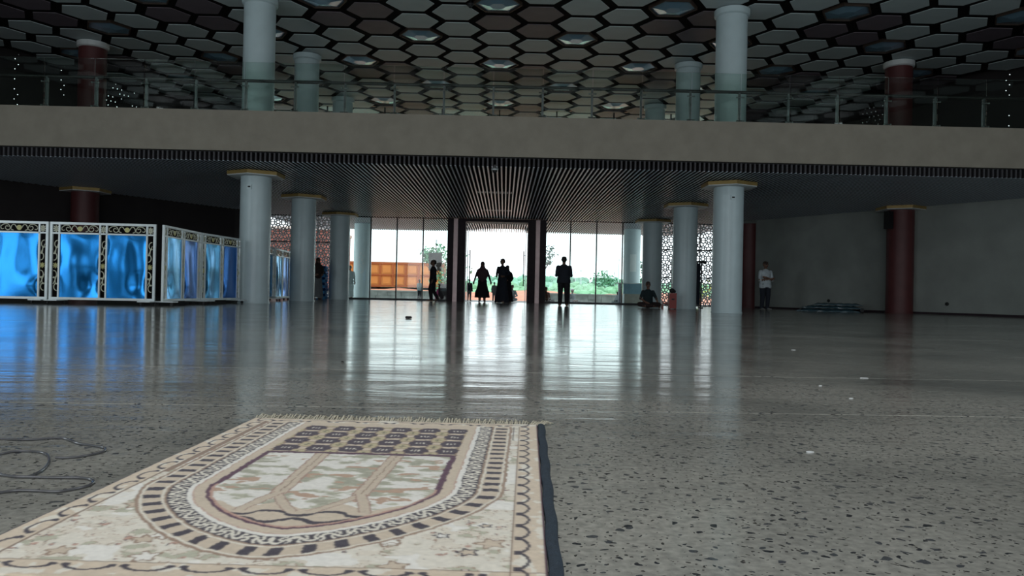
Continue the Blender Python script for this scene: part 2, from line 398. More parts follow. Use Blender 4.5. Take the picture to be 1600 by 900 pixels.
# glass front on the ground floor
def glazing(name, label, xs, z0, z1, y=28.62, jx=None):
    t = thing(name, label, 'window', (0,0,0), kind='structure')
    for x in xs: box('mullion', M_MULL, t, x-.022,x+.022,y-.05,y+.05,z0+.07,z1-.06)
    for a, b in zip(xs, xs[1:]): box('pane', M_GLASS, t, a+.023,b-.023,y-.006,y+.006,z0+.07,z1-.06)
    box('bottom_rail', M_MULL, t, xs[0],xs[-1],y-.05,y+.05,z0+.001,z0+.068)
    box('top_rail', M_MULL, t, xs[0],xs[-1],y-.05,y+.05,z1-.058,z1)
    return t
mo = [1.81,2.73,3.70,4.665,5.63]
glazing('window_1', 'left bay of the glass front beside the door', sorted(XC-m for m in mo), 0, ZC+.05)
glazing('window_2', 'right bay of the glass front beside the door', [XC+m for m in mo], 0, ZC+.05)
glazing('window_3', 'upper glass front above the mezzanine', [XC-8.5+i*1.0625*2 for i in range(9)], ZM, ZT+.1)
tr = box('trim_1', M_MULL, None, XC-8.4,XC+8.4,28.55,28.70,ZC+.05,ZS); tag(tr, 'dark header beam over the glass front', 'beam', kind='structure')
# doorway
dr = thing('door_1', 'wide doorway with dark bronze jambs in the glass front', 'doorway', kind='structure')
for s in (-1,1):
    def bx(nm, m, a, b, y0, y1, z0, z1):
        x0, x1 = sorted((XC+s*a, XC+s*b)); return box(nm, m, dr, x0,x1,y0,y1,z0,z1)
    bx('jamb', M_JAMB, 1.14,1.42,28.1,28.95,.001,ZC-.02); bx('jamb', M_JAMB, 1.58,1.785,28.1,28.95,.001,ZC-.02)
    bx('jamb_strip', M_JAMB2, 1.42,1.58,28.16,28.9,.001,ZC-.02)
    lf = bx('door_leaf', M_GLASS, 1.085,1.098,28.96,29.95,.03,2.88)
    bx('leaf_stile', M_STEEL, 1.08,1.105,28.93,28.965,.03,2.88)
    hx = XC+s*1.04
    MB().tube([(hx,29.75,.62),(hx,29.75,1.98)],.02,8).tube([(hx,29.75,.85),(XC+s*1.09,29.75,.85)],.012,6).tube([(hx,29.75,1.8),(XC+s*1.09,29.75,1.8)],.012,6).build('pull_handle', M_MULL, dr, True)
box('lintel', M_JAMB, dr, XC-1.14,XC+1.14,28.1,28.95,2.93,ZC-.02)
box('threshold', M_STEEL, dr, XC-1.14,XC+1.14,28.4,28.95,.001,.012)

# geometric lattice screens beside the glass
def lattice_mesh(W, H):
    mb = MB(); p = .40; seen = set()
    def seg(a, b, w=.040):
        k = (round((a[0]+b[0])*200), round((a[1]+b[1])*200))
        if k in seen: return
        seen.add(k)
        def cl(v): return (min(max(v[0],0),W), min(max(v[1],0),H))
        if not (0 < (a[0]+b[0])/2 < W and 0 < (a[1]+b[1])/2 < H): return
        a, b = cl(a), cl(b)
        if math.hypot(a[0]-b[0],a[1]-b[1]) < .012: return
        mb.bar((a[0],0,a[1]),(b[0],0,b[1]),w,.03,up=(0,1,0))
    nx, nz = int(W/p)+3, int(H/(p*.866))+3
    for j in range(-1,nz):
        for i in range(-1,nx):
            cx, cz = i*p+(p/2 if j%2 else 0), j*p*.866
            def pol(r, a): return (cx+r*math.cos(math.radians(a)), cz+r*math.sin(math.radians(a)))
            for k in range(6):
                a = 60*k
                seg(pol(.075,a), pol(.075,a+60))                       # small hexagon
                seg(pol(.075,a), pol(.128,a))                          # spoke
                seg(pol(.128,a), pol(.150,a+30)); seg(pol(.150,a+30), pol(.128,a+60))   # twelve-sided ring
                seg(pol(.150,a+30), pol(p/1.732,a+30))                 # to the triangle centre
                seg(pol(.128,a), pol(p/2,a), .03)
    return mb.mesh('lattice', M_LATTICE)
for s in (-1,1):
    x0, x1 = sorted((XC+s*5.67, XC+s*8.5)); W = x1-x0
    t = thing('lattice_screen', 'pale lattice screen wall of star pattern %s' % ('in front of the red building' if s < 0 else 'behind the clothes rack'), 'screen', (x0,28.6,0))
    for z in (0.001,1.03,2.06,3.04):
        MB().box(0,W,-.03,.03,z,z+.045).build('rail', M_MULL, t)
    for k in range(4): MB().box(k*(W-.04)/3,k*(W-.04)/3+.04,-.025,.025,.05,3.03).build('stile', M_LATTICE, t)
    lm = lattice_mesh(W, .98)
    for z in (.047,1.078,2.108): link('lattice', lm, t, (0,0,z))

# columns
def column(label, x, y, z0, z1, r, m, cap=True, up=False, group=None, outlet=None, name='column'):
    t = thing(name, label, 'column', (x,y,z0), group=group)
    h = z1-z0
    MB().lathe([(r+.012,.001),(r+.012,.03),(r,.034),(r,h-.001)], seg=48).build('shaft', m, t, True)
    if cap:
        hx = [(.66*math.cos(math.pi/6+math.pi/3*k), .66*math.sin(math.pi/6+math.pi/3*k)) for k in range(6)]
        c = MB().prism(hx, h+.02, h+.10).build('hexagonal_cap', M_GOLD, t); c['label'] = 'gold edged hexagonal cap'
        MB().prism([(a*.985,b*.985) for a,b in hx], h, h+.019).build('cap_underside', M_WHITE, t)
    if up: MB().lathe([(r+.002,h-.16),(r+.045,h-.13),(r+.05,h-.06),(r+.05,h),],seg=48).build('collar', M_WHITECOL if m is M_WHITECOL else M_WHITE, t, True)
    if outlet:
        a = outlet; ox, oy = math.sin(a)*(r+.005), -math.cos(a)*(r+.005)
        p = MB().box(-.055,.055,-.012,.012,2.62,2.73).build('socket_plate', M_WHITECOL, t, loc=(ox,oy,0)); p.rotation_euler = (0,0,a)
        q = MB().box(-.03,.03,-.02,-.0121,2.66,2.69).build('socket', M_RUBBER, p)
    return t
dY = [18.07,22.37,27.32,31.7]
where = ['nearest the camera','second from the camera','third, just inside the glass front','outside the glass front']
for s in (-1,1):
    sd = 'left' if s < 0 else 'right'
    for k, y in enumerate(dY):
        column('white round column of the %s row, %s' % (sd, where[k]), XC+s*5.534, y, 0, 2.935 if k < 3 else ZC+.01, .348, M_WHITECOL, cap=k < 3, outlet=(-.12 if s < 0 else .02) if k == 0 else None)
        if k < 3:
            column('white upper column on the mezzanine, %s row, %s' % (sd, ['nearest','second','farthest'][k]), XC+s*5.534, y, ZM, ZT-.02 if k else ZT-.02, .348 if k else .36, M_WHITECOL, cap=False, up=True, name='upper_column')
    column('dark red column with gold cap standing against the %s wall' % ('grey right' if s > 0 else 'dark left'), XC+s*11.63, 22.0, 0, 2.95, .36, M_REDCOL)
    if s > 0: column('dark red corner column beside the %s lattice screen' % sd, XC+s*8.86, 27.0, 0, 2.95, .3, M_REDCOL, cap=False)
    column('dark red upper column with white collar on the %s side of the mezzanine' % sd, XC+s*11.35, 21.7, ZM, ZT-.02, .36, M_REDCOL, cap=False, up=True, name='upper_column')

# glass railing of the mezzanine
rg = thing('glass_railing', 'glass railing with bronze handrail along the mezzanine edge', 'railing', (0,16.55,ZM))
px = [-.32+1.0665*i for i in range(-11,13)]
postm = MB(); postm.box(-.022,.022,-.03,.03,.001,.70)
postm = postm.mesh('post', mat('post_steel',(.14,.15,.155),.35,.6))
clm = MB().tube([(-.075,0,0),(.075,0,0)],.013,6).ball((-.07,0,0),.02,8,6).ball((.07,0,0),.02,8,6).mesh('clamp', M_STEEL, True)
for x in px:
    p = link('post', postm, rg, (x,.12,0))
    for z in (.06,.57): link('clamp', clm, p, (0,-.08,z))
for a, b in zip(px, px[1:]): MB().box(a+.012,b-.012,-.006,.006,.03,1.07).build('pane', M_RAILGLASS, rg)
MB().tube([(px[0]-.5,.12,.70),(px[-1]+.5,.12,.70)],.034,10).build('handrail', M_RAIL, rg, True)

# ================================================================== RUG
def fbm(u, v, sc, seed, octs=3):
    rs = np.random.RandomState(seed); out = np.zeros_like(u); amp = 1; tot = 0
    for o in range(octs):
        G = rs.rand(64,64); x = u*sc*2**o; y = v*sc*2**o; xi = np.floor(x).astype(int); yi = np.floor(y).astype(int)
        fx = x-xi; fy = y-yi; fx = fx*fx*(3-2*fx); fy = fy*fy*(3-2*fy)
        g = lambda a,b: G[a%64,b%64]
        out += amp*((g(xi,yi)*(1-fx)+g(xi+1,yi)*fx)*(1-fy)+(g(xi,yi+1)*(1-fx)+g(xi+1,yi+1)*fx)*fy); tot += amp; amp *= .5
    return out/tot
def make_rug():
    W, L, d = .806, 1.215, .0024
    nu, nv = int(W/d), int(L/d)
    us = np.linspace(0,W,nu+1); vs = np.linspace(0,L,nv+1); u, v = np.meshgrid(us, vs)
    wob = (fbm(u,v,60,1)-.5)*.006; wob2 = (fbm(u,v,60,2)-.5)*.006
    U = u+wob; V = v+wob2
    cream, tan, navy, purp = np.array(lin((228,221,205))), np.array(lin((208,191,168))), np.array(lin((52,42,56))), np.array(lin((84,40,66)))
    white, sage, rose, brown = np.array(lin((236,232,222))), np.array(lin((176,174,152))), np.array(lin((190,152,134))), np.array(lin((150,124,104)))
    C = np.empty(u.shape+(3,)); C[:] = cream
    def put(mask, c): C[mask] = c
    # outer ground: pale flowers
    f1, f2, f3 = fbm(u,v*1.3,26,5), fbm(u,v*1.3,38,6), fbm(u,v,52,7)
    pale = cream*.80+sage*.20; warm = cream*.70+tan*.30
    put(f1 > .56, pale); put(f1 > .64, sage*1.12); put(f2 > .60, warm); put(abs(f2-.60) < .007, brown*1.25); put(abs(f1-.64) < .006, brown*1.2)
    put(f3 > .74, rose); put(abs(f3-.75) < .010, navy*1.4); put(fbm(u,v,18,8) > .64, white)
    for k in range(44):                                     # small motifs with a dark outline
        a, b = .08+.66*NP.rand(), .80+.36*NP.rand(); r = .006+.012*NP.rand()
        an = np.arctan2(V-b, U-a); rr = np.hypot((U-a), (V-b))*(1+.28*np.cos(5*an))
        put(rr < r, white if k%2 else tan); put(abs(rr-r) < .0022, brown if k%3 else navy)
    cx = .402; n = 1.55; x = abs(U-cx); y = np.clip(V-.75,0,None)*.865
    t = np.where(V < .75, x, (x**n+y**n)**(1/n))
    inside = (V > .055)
    put((t < .334)&inside, brown*1.1); put((t < .328)&inside, tan)
    # dashes round the niche
    ang = np.where(V < .75, (V-.75), np.arctan2(y+1e-6, x+1e-6)*.30)
    ph = np.mod(ang/.0465+.5, 1)
    side = (U-cx > 0)&(V < .74)
    put((t > .291)&(t < .322)&(ph < .42)&inside, navy)
    put(((t > .2865)&(t < .290)|((t > .323)&(t < .327)))&inside, cream)
    # scroll band
    put((t < .2845)&inside, brown); put((t < .281)&inside, navy)
    s_ = ang*2*math.pi/.056; tt = (t-.264)/.017
    w1 = abs(tt-.62*np.sin(s_)); w2 = abs(np.hypot((np.mod(ang/.056+.25,.5)-.25)*3.0, (tt+.28*np.sign(np.sin(s_)))*.9)-.42)
    band = (t > .248)&(t < .281)&inside
    put(band&((w1 < .24)|(w2 < .14)), cream)
    put((t < .248)&inside, white); put((t < .238)&inside, tan)
    put((abs(t-.2365) < .0012)&inside, rose)
    inn = inside&(t < .216)
    put(inn&(V > .43), purp); put(inn&(t < .209)&(V > .74), rose); put((t < .203)&(V > .452)&inside, cream)
    fld = (t < .203)&(V > .452)
    marb = fbm(u,v*1.7,26,11,4)
    put(fld, white*.95); put(fld&(marb > .50), white*.62+sage*.38); put(fld&(marb > .56), sage*1.08); put(fld&(marb > .64), sage*.86)
    put(fld&(fbm(u,v*1.8,24,12) > .70), brown*1.6)
    # lower frill of the field
    put(fld&(V > .872+.018*np.cos((U-cx)*58)), tan)
    put(fld&(abs(V-(.915+.012*np.sign(np.cos((U-cx)*62))*(abs(np.cos((U-cx)*62))**.5))) < .006), navy)
    put(fld&(abs(V-(.955-.010*np.cos((U-cx)*70))) < .0075)&(abs(U-cx) < .11), navy)
    # two forked ribbons
    for s in (-1,1):
        c0 = cx+s*(.084-(V-.46)*.028)
        rb = fld&(V < .80)&(abs(U-c0) < .0165)
        put(rb, tan*.95); put(rb&(abs(abs(U-c0)-.0150) < .0018), rose*.75); put(rb&(abs(U-c0) < .0012), brown)
        k = np.clip((V-.79)/.11,0,1)
        for e, q in ((.055,1),(-.030,-1)):
            c1 = cx+s*(.0747+0)-s*e*k**(1.3 if e > 0 else .9)
            fk = fld&(V >= .785)&(V < .905)&(abs(U-c1) < .0115)
            put(fk, tan*.95); put(fk&(abs(abs(U-c1)-.0102) < .0016), rose*.7)
    # upper grid of blocks and flowers
    gr = (x < .216)&(V > .105)&(V < .436)
    put(gr, tan*1.02); put((x < .236)&(V > .06)&(V <= .105), tan)
    pu, pv = .0755, .0855
    gu = np.mod((U-(cx-.2135))/pu, 1); gv = np.mod((V-.095)/pv, 1)
    bl = gr&(abs(gu-.36) < .40-.06*(abs(gv-.5) > .24))&(abs(gv-.5) < .40)
    put(bl, navy*.7+purp*.2)
    put(bl&(abs(gv-.5) < .10)&(np.mod(gu*9,1) < .38)&(abs(gu-.36) < .20), cream)
    fu, fv = np.mod(gu+.14,1)-.0, np.mod(gv+.5,1)
    fr = np.hypot((fu-.0)*pu if False else (np.mod(gu-.86+.5,1)-.5)*pu, (fv-.5)*pv*.62); fa = np.arctan2((fv-.5)*pv, (np.mod(gu-.86+.5,1)-.5)*pu)
    fl_ = gr&(fr < .0185*(1+.12*np.cos(6*fa)))
    put(fl_, np.array(lin((192,178,140)))); put(gr&(abs(fr-.0185*(1+.12*np.cos(6*fa))) < .0018), brown); put(gr&(fr < .008)&(np.cos(4*fa) > .0), np.array(lin((96,92,66))))
    put((x < .216)&(V > .436)&(V < .454), purp*.85)
    # outer border of crescents
    bd = (u < .052)|(u > W-.050)|(v < .056)|(v > L-.058)
    put(bd, tan*1.06)
    put(bd&(fbm(u,v,40,15) > .66), cream)
    def cresc(a, b, per, sgn):
        m = np.mod(a/per,1)-.5
        r = np.hypot(m*per/.030, b/.016)
        return (abs(r-1) < .15)&(b*sgn > -.006)|((np.hypot((abs(m)*per-.031)/.007, b/.0045) < 1))
    per = .083
    put((u < .052)&(cresc(v+.02, .040-u-.002, per, 1)), navy)
    put((u > W-.050)&(cresc(v+.02, u-(W-.042), per*.78, 1)), navy)
    put((v < .056)&(u > .03)&(u < W-.03)&(cresc(u, .040-v, .079, 1)), navy)
    put((v > L-.058)&(u > .03)&(u < W-.03)&(cresc(u, v-(L-.044), .079, 1)), navy)
    ln = (abs(u-.052) < .0016)|(abs(u-(W-.050)) < .0016)|((abs(v-(L-.058)) < .0016))
    put(ln&(v > .05), brown*.8)
    put((u > .054)&(u < .064)&(v > .056)&(v < .66), brown*.95)
    put((u > W-.066)&(u < W-.060)&(v > .056)&(v < .24)&(np.mod(u*500,1) < .55), navy)
    put((v < .006), navy); put((u > W-.004), purp)
    put((u < .0065), navy*.9)
    C *= (.90+.20*fbm(u,v,180,21,2))[...,None]                                   # pile
    # slight blur of the weave
    for _ in range(1):
        C[1:-1,1:-1] = .5*C[1:-1,1:-1]+.125*(C[:-2,1:-1]+C[2:,1:-1]+C[1:-1,:-2]+C[1:-1,2:])
    z = .0075+.0012*(fbm(u,v,90,31,2)-.5)+.002*(fbm(u,v,5,32)-.5)
    edge = np.minimum(np.minimum(u,W-u),np.minimum(v,L-v)); z *= np.clip(edge/.004+.35,0,1)
    P = np.stack([u,-v,z],-1).reshape(-1,3)
    nb = len(P); idx = np.arange(nb).reshape(nv+1,nu+1)
    F = np.stack([idx[:-1,:-1],idx[1:,:-1],idx[1:,1:],idx[:-1,1:]],-1).reshape(-1,4)
    me = bpy.data.meshes.new('pile')
    me.vertices.add(nb); me.vertices.foreach_set('co', P.ravel())
    me.loops.add(F.size); me.loops.foreach_set('vertex_index', F.ravel().astype(np.int32))
    me.polygons.add(len(F)); me.polygons.foreach_set('loop_start', np.arange(0,F.size,4,dtype=np.int32))
    me.update(calc_edges=True); me.validate()
    me.polygons.foreach_set('use_smooth', np.ones(len(F),bool))
    at = me.color_attributes.new('weave','FLOAT_COLOR','POINT')
    cc = np.concatenate([np.clip(C,0,1).reshape(-1,3),np.ones((nb,1))],1); at.data.foreach_set('color', cc.ravel().astype(np.float32))
    m = bpy.data.materials.new('woven_rug'); m.use_nodes = True; nt = m.node_tree; b = nt.nodes['Principled BSDF']
    a = nt.nodes.new('ShaderNodeAttribute'); a.attribute_name = 'weave'; nt.links.new(a.outputs['Color'], b.inputs['Base Color'])
    b.inputs['Roughness'].default_value = .85; b.inputs['Sheen Weight'].default_value = .15
    nn = nt.nodes.new('ShaderNodeTexNoise'); nn.inputs['Scale'].default_value = 700; bp = nt.nodes.new('ShaderNodeBump'); bp.inputs['Strength'].default_value = .3; bp.inputs['Distance'].default_value = .002
    nt.links.new(nn.outputs[0], bp.inputs['Height']); nt.links.new(bp.outputs[0], b.inputs['Normal'])
    me.materials.append(m)
    t = thing('prayer_rug', 'cream and maroon patterned prayer rug with fringe lying on the terrazzo floor', 'rug', (-.704,2.205,.001), -math.radians(1.75))
    link('pile', me, t)
    MB().box(.002,W-.002,-L+.002,-.002,0,.004).build('backing', mat('rug_backing',(.10,.08,.09),.9), t)
    bm = MB()
    pr = [(.000,.001),(.001,.007),(.006,.010),(.014,.010),(.019,.007),(.021,.001)]
    nseg = 40; vs = []; fs = []
    for j in range(nseg+1):
        yy = -L*j/nseg; wv = .0015*math.sin(j*.9)
        for a_, z_ in pr: vs.append((W+a_+wv, yy, z_))
    for j in range(nseg):
        for i in range(len(pr)-1): fs.append((j*6+i,j*6+i+1,(j+1)*6+i+1,(j+1)*6+i))
    fs.append((0,1,2,3,4,5)); fs.append(tuple(nseg*6+i for i in range(6))[::-1])
    bm.add(vs,fs); o = bm.build('edge_binding', mat('navy_binding',(.024,.038,.055),.75,vary=.25,scale=80,bump=.4,bscale=300), t, True); o['label'] = 'navy blue edge binding'
    for nm, y0, sg in (('fringe',0,1),('fringe',-L,-1)):
        fb = MB()
        for k in range(230):
            xx = .004+(W+.012)*k/229; ln_ = .042+.018*R.random(); dx = (R.random()-.35)*.03+(.03 if k > 216 else 0); h = .006+.010*R.random()
            fb.tube([(xx,y0,.004),(xx+dx*.4,y0+sg*ln_*.5,h),(xx+dx,y0+sg*ln_,.0025)],[.0016,.0015,.0009],4)
        o = fb.build(nm, mat('cream_fringe',(.50,.46,.36),.9,vary=.2,scale=60), t); o['kind'] = 'stuff'
make_rug()

# cables on the floor
def spline(pts, sub=8):
    P = [Vector(p) for p in pts]; P = [P[0]*2-P[1]]+P+[P[-1]*2-P[-2]]; out = []
    for i in range(1,len(P)-2):
        for k in range(sub):
            t = k/sub; a,b,c,d = P[i-1:i+3]
            out.append(.5*((2*b)+(c-a)*t+(2*a-5*b+4*c-d)*t*t+(3*b-a-3*c+d)*t**3))
    out.append(P[-2]); return out
M_CABLE = mat('grey_black_cable', (.08,.08,.085), .2, vary=.3, scale=20)
def cable(pts, label, r=.0026, lift=0):
    q = [onz(x/3.461, 640+y/3.461, 0) for x,y in pts]
    q = [Vector((p.x,p.y,r+.0005+(lift if 2 < i < len(q)-2 else 0)*math.sin(i))) for i,p in enumerate(q)]
    q = [Vector((p.x,p.y,max(r+.0005,p.z))) for p in q]
    tag(MB().tube(spline(q), r, 8).build('cable', M_CABLE, None, True), label, 'cable', 'cable coils on the floor')
cable([(-420,190),(-200,150),(0,165),(160,170),(330,160),(420,188),(520,204),(566,214),(565,230),(520,245),(430,262),(350,268),(300,267)], 'black cable looping farthest from the rug')
cable([(-260,300),(-120,262),(0,248),(90,232),(200,235),(252,250),(266,285),(235,330),(165,366),(110,372),(40,366),(-20,352),(-160,310)], 'black cable in a round loop at the picture edge')
cable([(-300,330),(-60,345),(20,362),(90,370),(180,373),(300,376),(420,376),(485,384),(505,400),(470,422),(380,442),(300,452),(180,447),(90,447),(0,458),(-220,500)], 'black cable looping nearest to the rug')
# crumbs of dirt
for (x,y,r,lb) in ((638,498,.035,'small dark clod on the shiny floor below the glass front'),(535,566,.006,'tiny dark crumb on the floor left of the rug axis')):
    p = onz(x,y,0); mb = MB()
    for k in range(5): mb.ball((p.x+R.uniform(-1,1)*r,p.y+R.uniform(-.5,.5)*r,r*.5),(r*R.uniform(.5,.9),r*.7,r*.5),7,5)
    tag(mb.build('dirt_clod', M_RUBBER, None, True), lb, 'dirt')
for k,(x,y) in enumerate(((1240,547),(1350,591),(1282,603),(1330,623),(1265,707))):
    p = onz(x,y,0); a = R.random()*3; s = .006+.006*(k<2)
    mb = MB().prism([(p.x+s*1.8*math.cos(a+b)*(1 if i%2 else .8), p.y+s*math.sin(a+b)) for i,b in enumerate((0,1.1,2.2,3.4,4.6))], .0005,.0025)
    tag(mb.build('paper_scrap', M_WHITE), ['white paper scrap farthest right on the bare floor by the wall','larger white scrap on the dark floor at right','white scrap left of the larger one','small white scrap nearer than the larger one','single white scrap on the floor right of the rug'][k], 'scrap')

# ================================================================== BLUE PARTITIONS
def scroll_path(w, h, flip=1, n=20):
    # an S scroll that ends in two curls
    pts = []
    for k in range(n+1):
        t = k/n; a = math.pi*2.6*(1-t); r = .22+.10*t
        pts.append((flip*(.05*w+r*w*math.sin(a)*.9), h*(.80-.26*t*1.0)+r*h*.18*math.cos(a)))
    low = [(-x, h-z) for x,z in pts[::-1]]
    return pts+low
def partition(label, p, q, sheets, group='blue prayer hall partitions'):
    p, q = Vector(p), Vector(q); W = (q-p).length; H0, H1 = .085, 1.465
    t = thing('partition', label, 'partition', (p.x,p.y,0), math.atan2(q.y-p.y, q.x-p.x), group)
    b = .042; st = .115; tp = .155
    fr = MB().box(0,b,-.02,.02,H0,H1).box(W-b,W,-.02,.02,H0,H1).box(b,W-b,-.02,.02,H0,H0+b).box(b,W-b,-.02,.02,H1-b,H1)
    fr.build('frame', M_ALU, t)
    # inner bars
    mid = W/2; xs = [b, b+st, mid-st/2, mid+st/2, W-b-st, W-b]
    ib = MB()
    for x in xs[1:5]: ib.box(x-.014,x+.014,-.016,.016,H0+b,H1-b)
    ib.box(b,W-b,-.016,.016,H1-b-tp-.014,H1-b-tp+.014)
    ib.build('inner_bars', M_ALU, t)
    for (a, c), m in zip(((xs[1]+.014,xs[2]-.014),(xs[3]+.014,xs[4]-.014)), sheets):
        z0, z1 = H0+b, H1-b-tp-.014; n = 22; vs = []; fs = []; ph = R.random()*3; ph2 = R.random()*3; sgb = R.choice((-1,1)); ec = R.choice((.5,.1,.9))
        for j in range(n+1):
            for i in range(n+1):
                e, g = i/n, j/n; env = (math.sin(math.pi*e)*math.sin(math.pi*g))**.5
                yy = env*(.010*math.sin(2.2*e*3+ph+1.6*g)+.012*math.cos(4.2*g+ph2+1.3*e)+.006*math.cos(6.5*(g-.2)*(1+abs(e-.5)))+sgb*.05*math.exp(-((e-ec)**2/.10+(g-.16)**2/.03)))
                vs.append((a+(c-a)*e, yy, z0+(z1-z0)*g))
        for j in range(n):
            for i in range(n): fs.append((j*(n+1)+i,j*(n+1)+i+1,(j+1)*(n+1)+i+1,(j+1)*(n+1)+i))
        MB().add(vs,fs).build('blue_sheet', m, t, 80)
    # scrollwork
    zl, zh = H0+b, H1-b-tp-.014
    for (a, c) in ((xs[0],xs[1]),(xs[2],xs[3]),(xs[4],xs[5])):
        w = c-a; cx = (a+c)/2; mb = MB(); zc = (zl+zh)/2; hh = .60
        for sg in (1,-1):
            z0 = zc-.03 if sg > 0 else zc+.03-hh
            for pth in (scroll_path(w,hh,sg), ):
                mb.tube([(cx+x,0,z0+z) for x,z in pth], .0085, 5)
            mb.tube([(cx-.3*w,0,z0+.24),(cx+.05*w,0,z0+.33),(cx+.32*w,0,z0+.41)], .0075, 5)
        mb.build('side_scroll', M_CREAM, t)
        rs = MB()
        for k in range(4):
            an = math.pi/4*k; rs.bar((cx-.045*math.cos(an),0,zc-.05*math.sin(an)),(cx+.045*math.cos(an),0,zc+.05*math.sin(an)),.012,.012,up=(0,1,0))
        rs.build('rosette', M_YELLOW, t)
        for k in range(2): pass
        cn = MB(); z0 = H1-b-tp; 
        for k in range(4):
            an = math.pi/4*k; cn.bar((cx-.05*math.cos(an),0,z0+tp/2-.06*math.sin(an)),(cx+.05*math.cos(an),0,z0+tp/2+.06*math.sin(an)),.02,.012,up=(0,1,0))
        cn.build('corner_rosette', M_CREAM, t)
    for (a, c) in ((xs[1],xs[2]),(xs[3],xs[4])):
        z0 = H1-b-tp+.02; h = tp-.03; cx = (a+c)/2; hw = (c-a)/2-.02; mb = MB()
        for sg in (-1,1):
            P = [(cx+sg*hw*x, 0, z0+h*z) for x,z in ((.12,.45),(.25,.92),(.38,.8),(.45,.35),(.6,.12),(.72,.4),(.66,.7),(.56,.6))]
            mb.tube(spline(P,4), .0085, 5)
            P = [(cx+sg*hw*x, 0, z0+h*z) for x,z in ((.3,.1),(.42,.25),(.56,.9),(.78,.95),(.95,.6),(.9,.25),(.8,.3))]
            mb.tube(spline(P,4), .0085, 5)
        mb.build('top_scroll', M_CREAM, t)
        md = MB().lathe([(.002,-.006),(.045,-.006),(.045,.006),(.002,.006)],seg=14).build('medallion', M_YELLOW, t, loc=(cx,0,z0+h/2)); md.rotation_euler = (math.pi/2,0,0)
    # feet with castors
    for x in (.12, W-.12):
        ft = MB().box(x-.11,x+.11,-.2,.2,.066,.084).build('foot', M_ALU, t)
        for yy in (-.15,.15):
            c = MB().lathe([(.004,-.012),(.03,-.012),(.03,.012),(.004,.012)],seg=14).build('castor', M_RUBBER, ft, True, loc=(x+.06*(1 if yy > 0 else -1),yy,.0315))
            c.rotation_euler = (0,math.pi/2,0)
    return t
partition('blue partition cut off by the left picture edge', (-9.96,13.72), (-8.13,13.82), (M_BLUE,M_BLUE))
partition('blue partition with two panels, the whole front one facing the camera', (-8.10,13.82), (-6.27,13.92), (M_BLUE,M_BLUE))
partition('blue partition side on, first of the row leading to the columns', (-6.17,13.98), (-6.21,15.80), (M_BLUEP,M_BLUED))
partition('blue partition side on, ending at the nearest left column', (-6.21,15.84), (-6.02,17.60), (M_BLUEP,M_BLUED))
partition('blue partition just behind the nearest left column', (-6.30,19.55), (-6.37,21.36), (M_BLUEP,M_BLUEP))
partition('blue partition beside the second left column', (-6.38,21.42), (-6.45,23.25), (M_BLUEP,M_BLUED))
partition('blue partition behind the second left column, next to a woman', (-6.46,23.4), (-6.27,25.2), (M_BLUED,M_BLUEP))
# blue sheet-covered stack by the third column
t = thing('covered_stack', 'stack of folded blue sheets between the second and third left columns', 'sheets', (-6.55,27.0,0))
for k in range(12):
    z0 = .002+.0965*k; mb = MB(); vs = []; fs = []; n = 10
    w, dd, sx = .32+R.uniform(-.02,.02), .22, R.uniform(-.015,.015)
    pr = [(-w+sx,.02),(-w-.02+sx,.06),(-w+sx,.115),(w+sx,.115),(w+.02+sx,.06),(w+sx,.02)]
    for y in (-dd,dd):
        for x,z in pr: vs.append((x,y,z0+z-.018+.0))
    mb.add(vs,[(0,1,2,3,4,5),(11,10,9,8,7,6)]+[(i,6+i,6+(i+1)%6,(i+1)%6) for i in range(6)])
    mb.build('folded_sheet', M_BLUE if k%2 else mat('blue_fabric',(.05,.26,.55),.5,vary=.2), t)

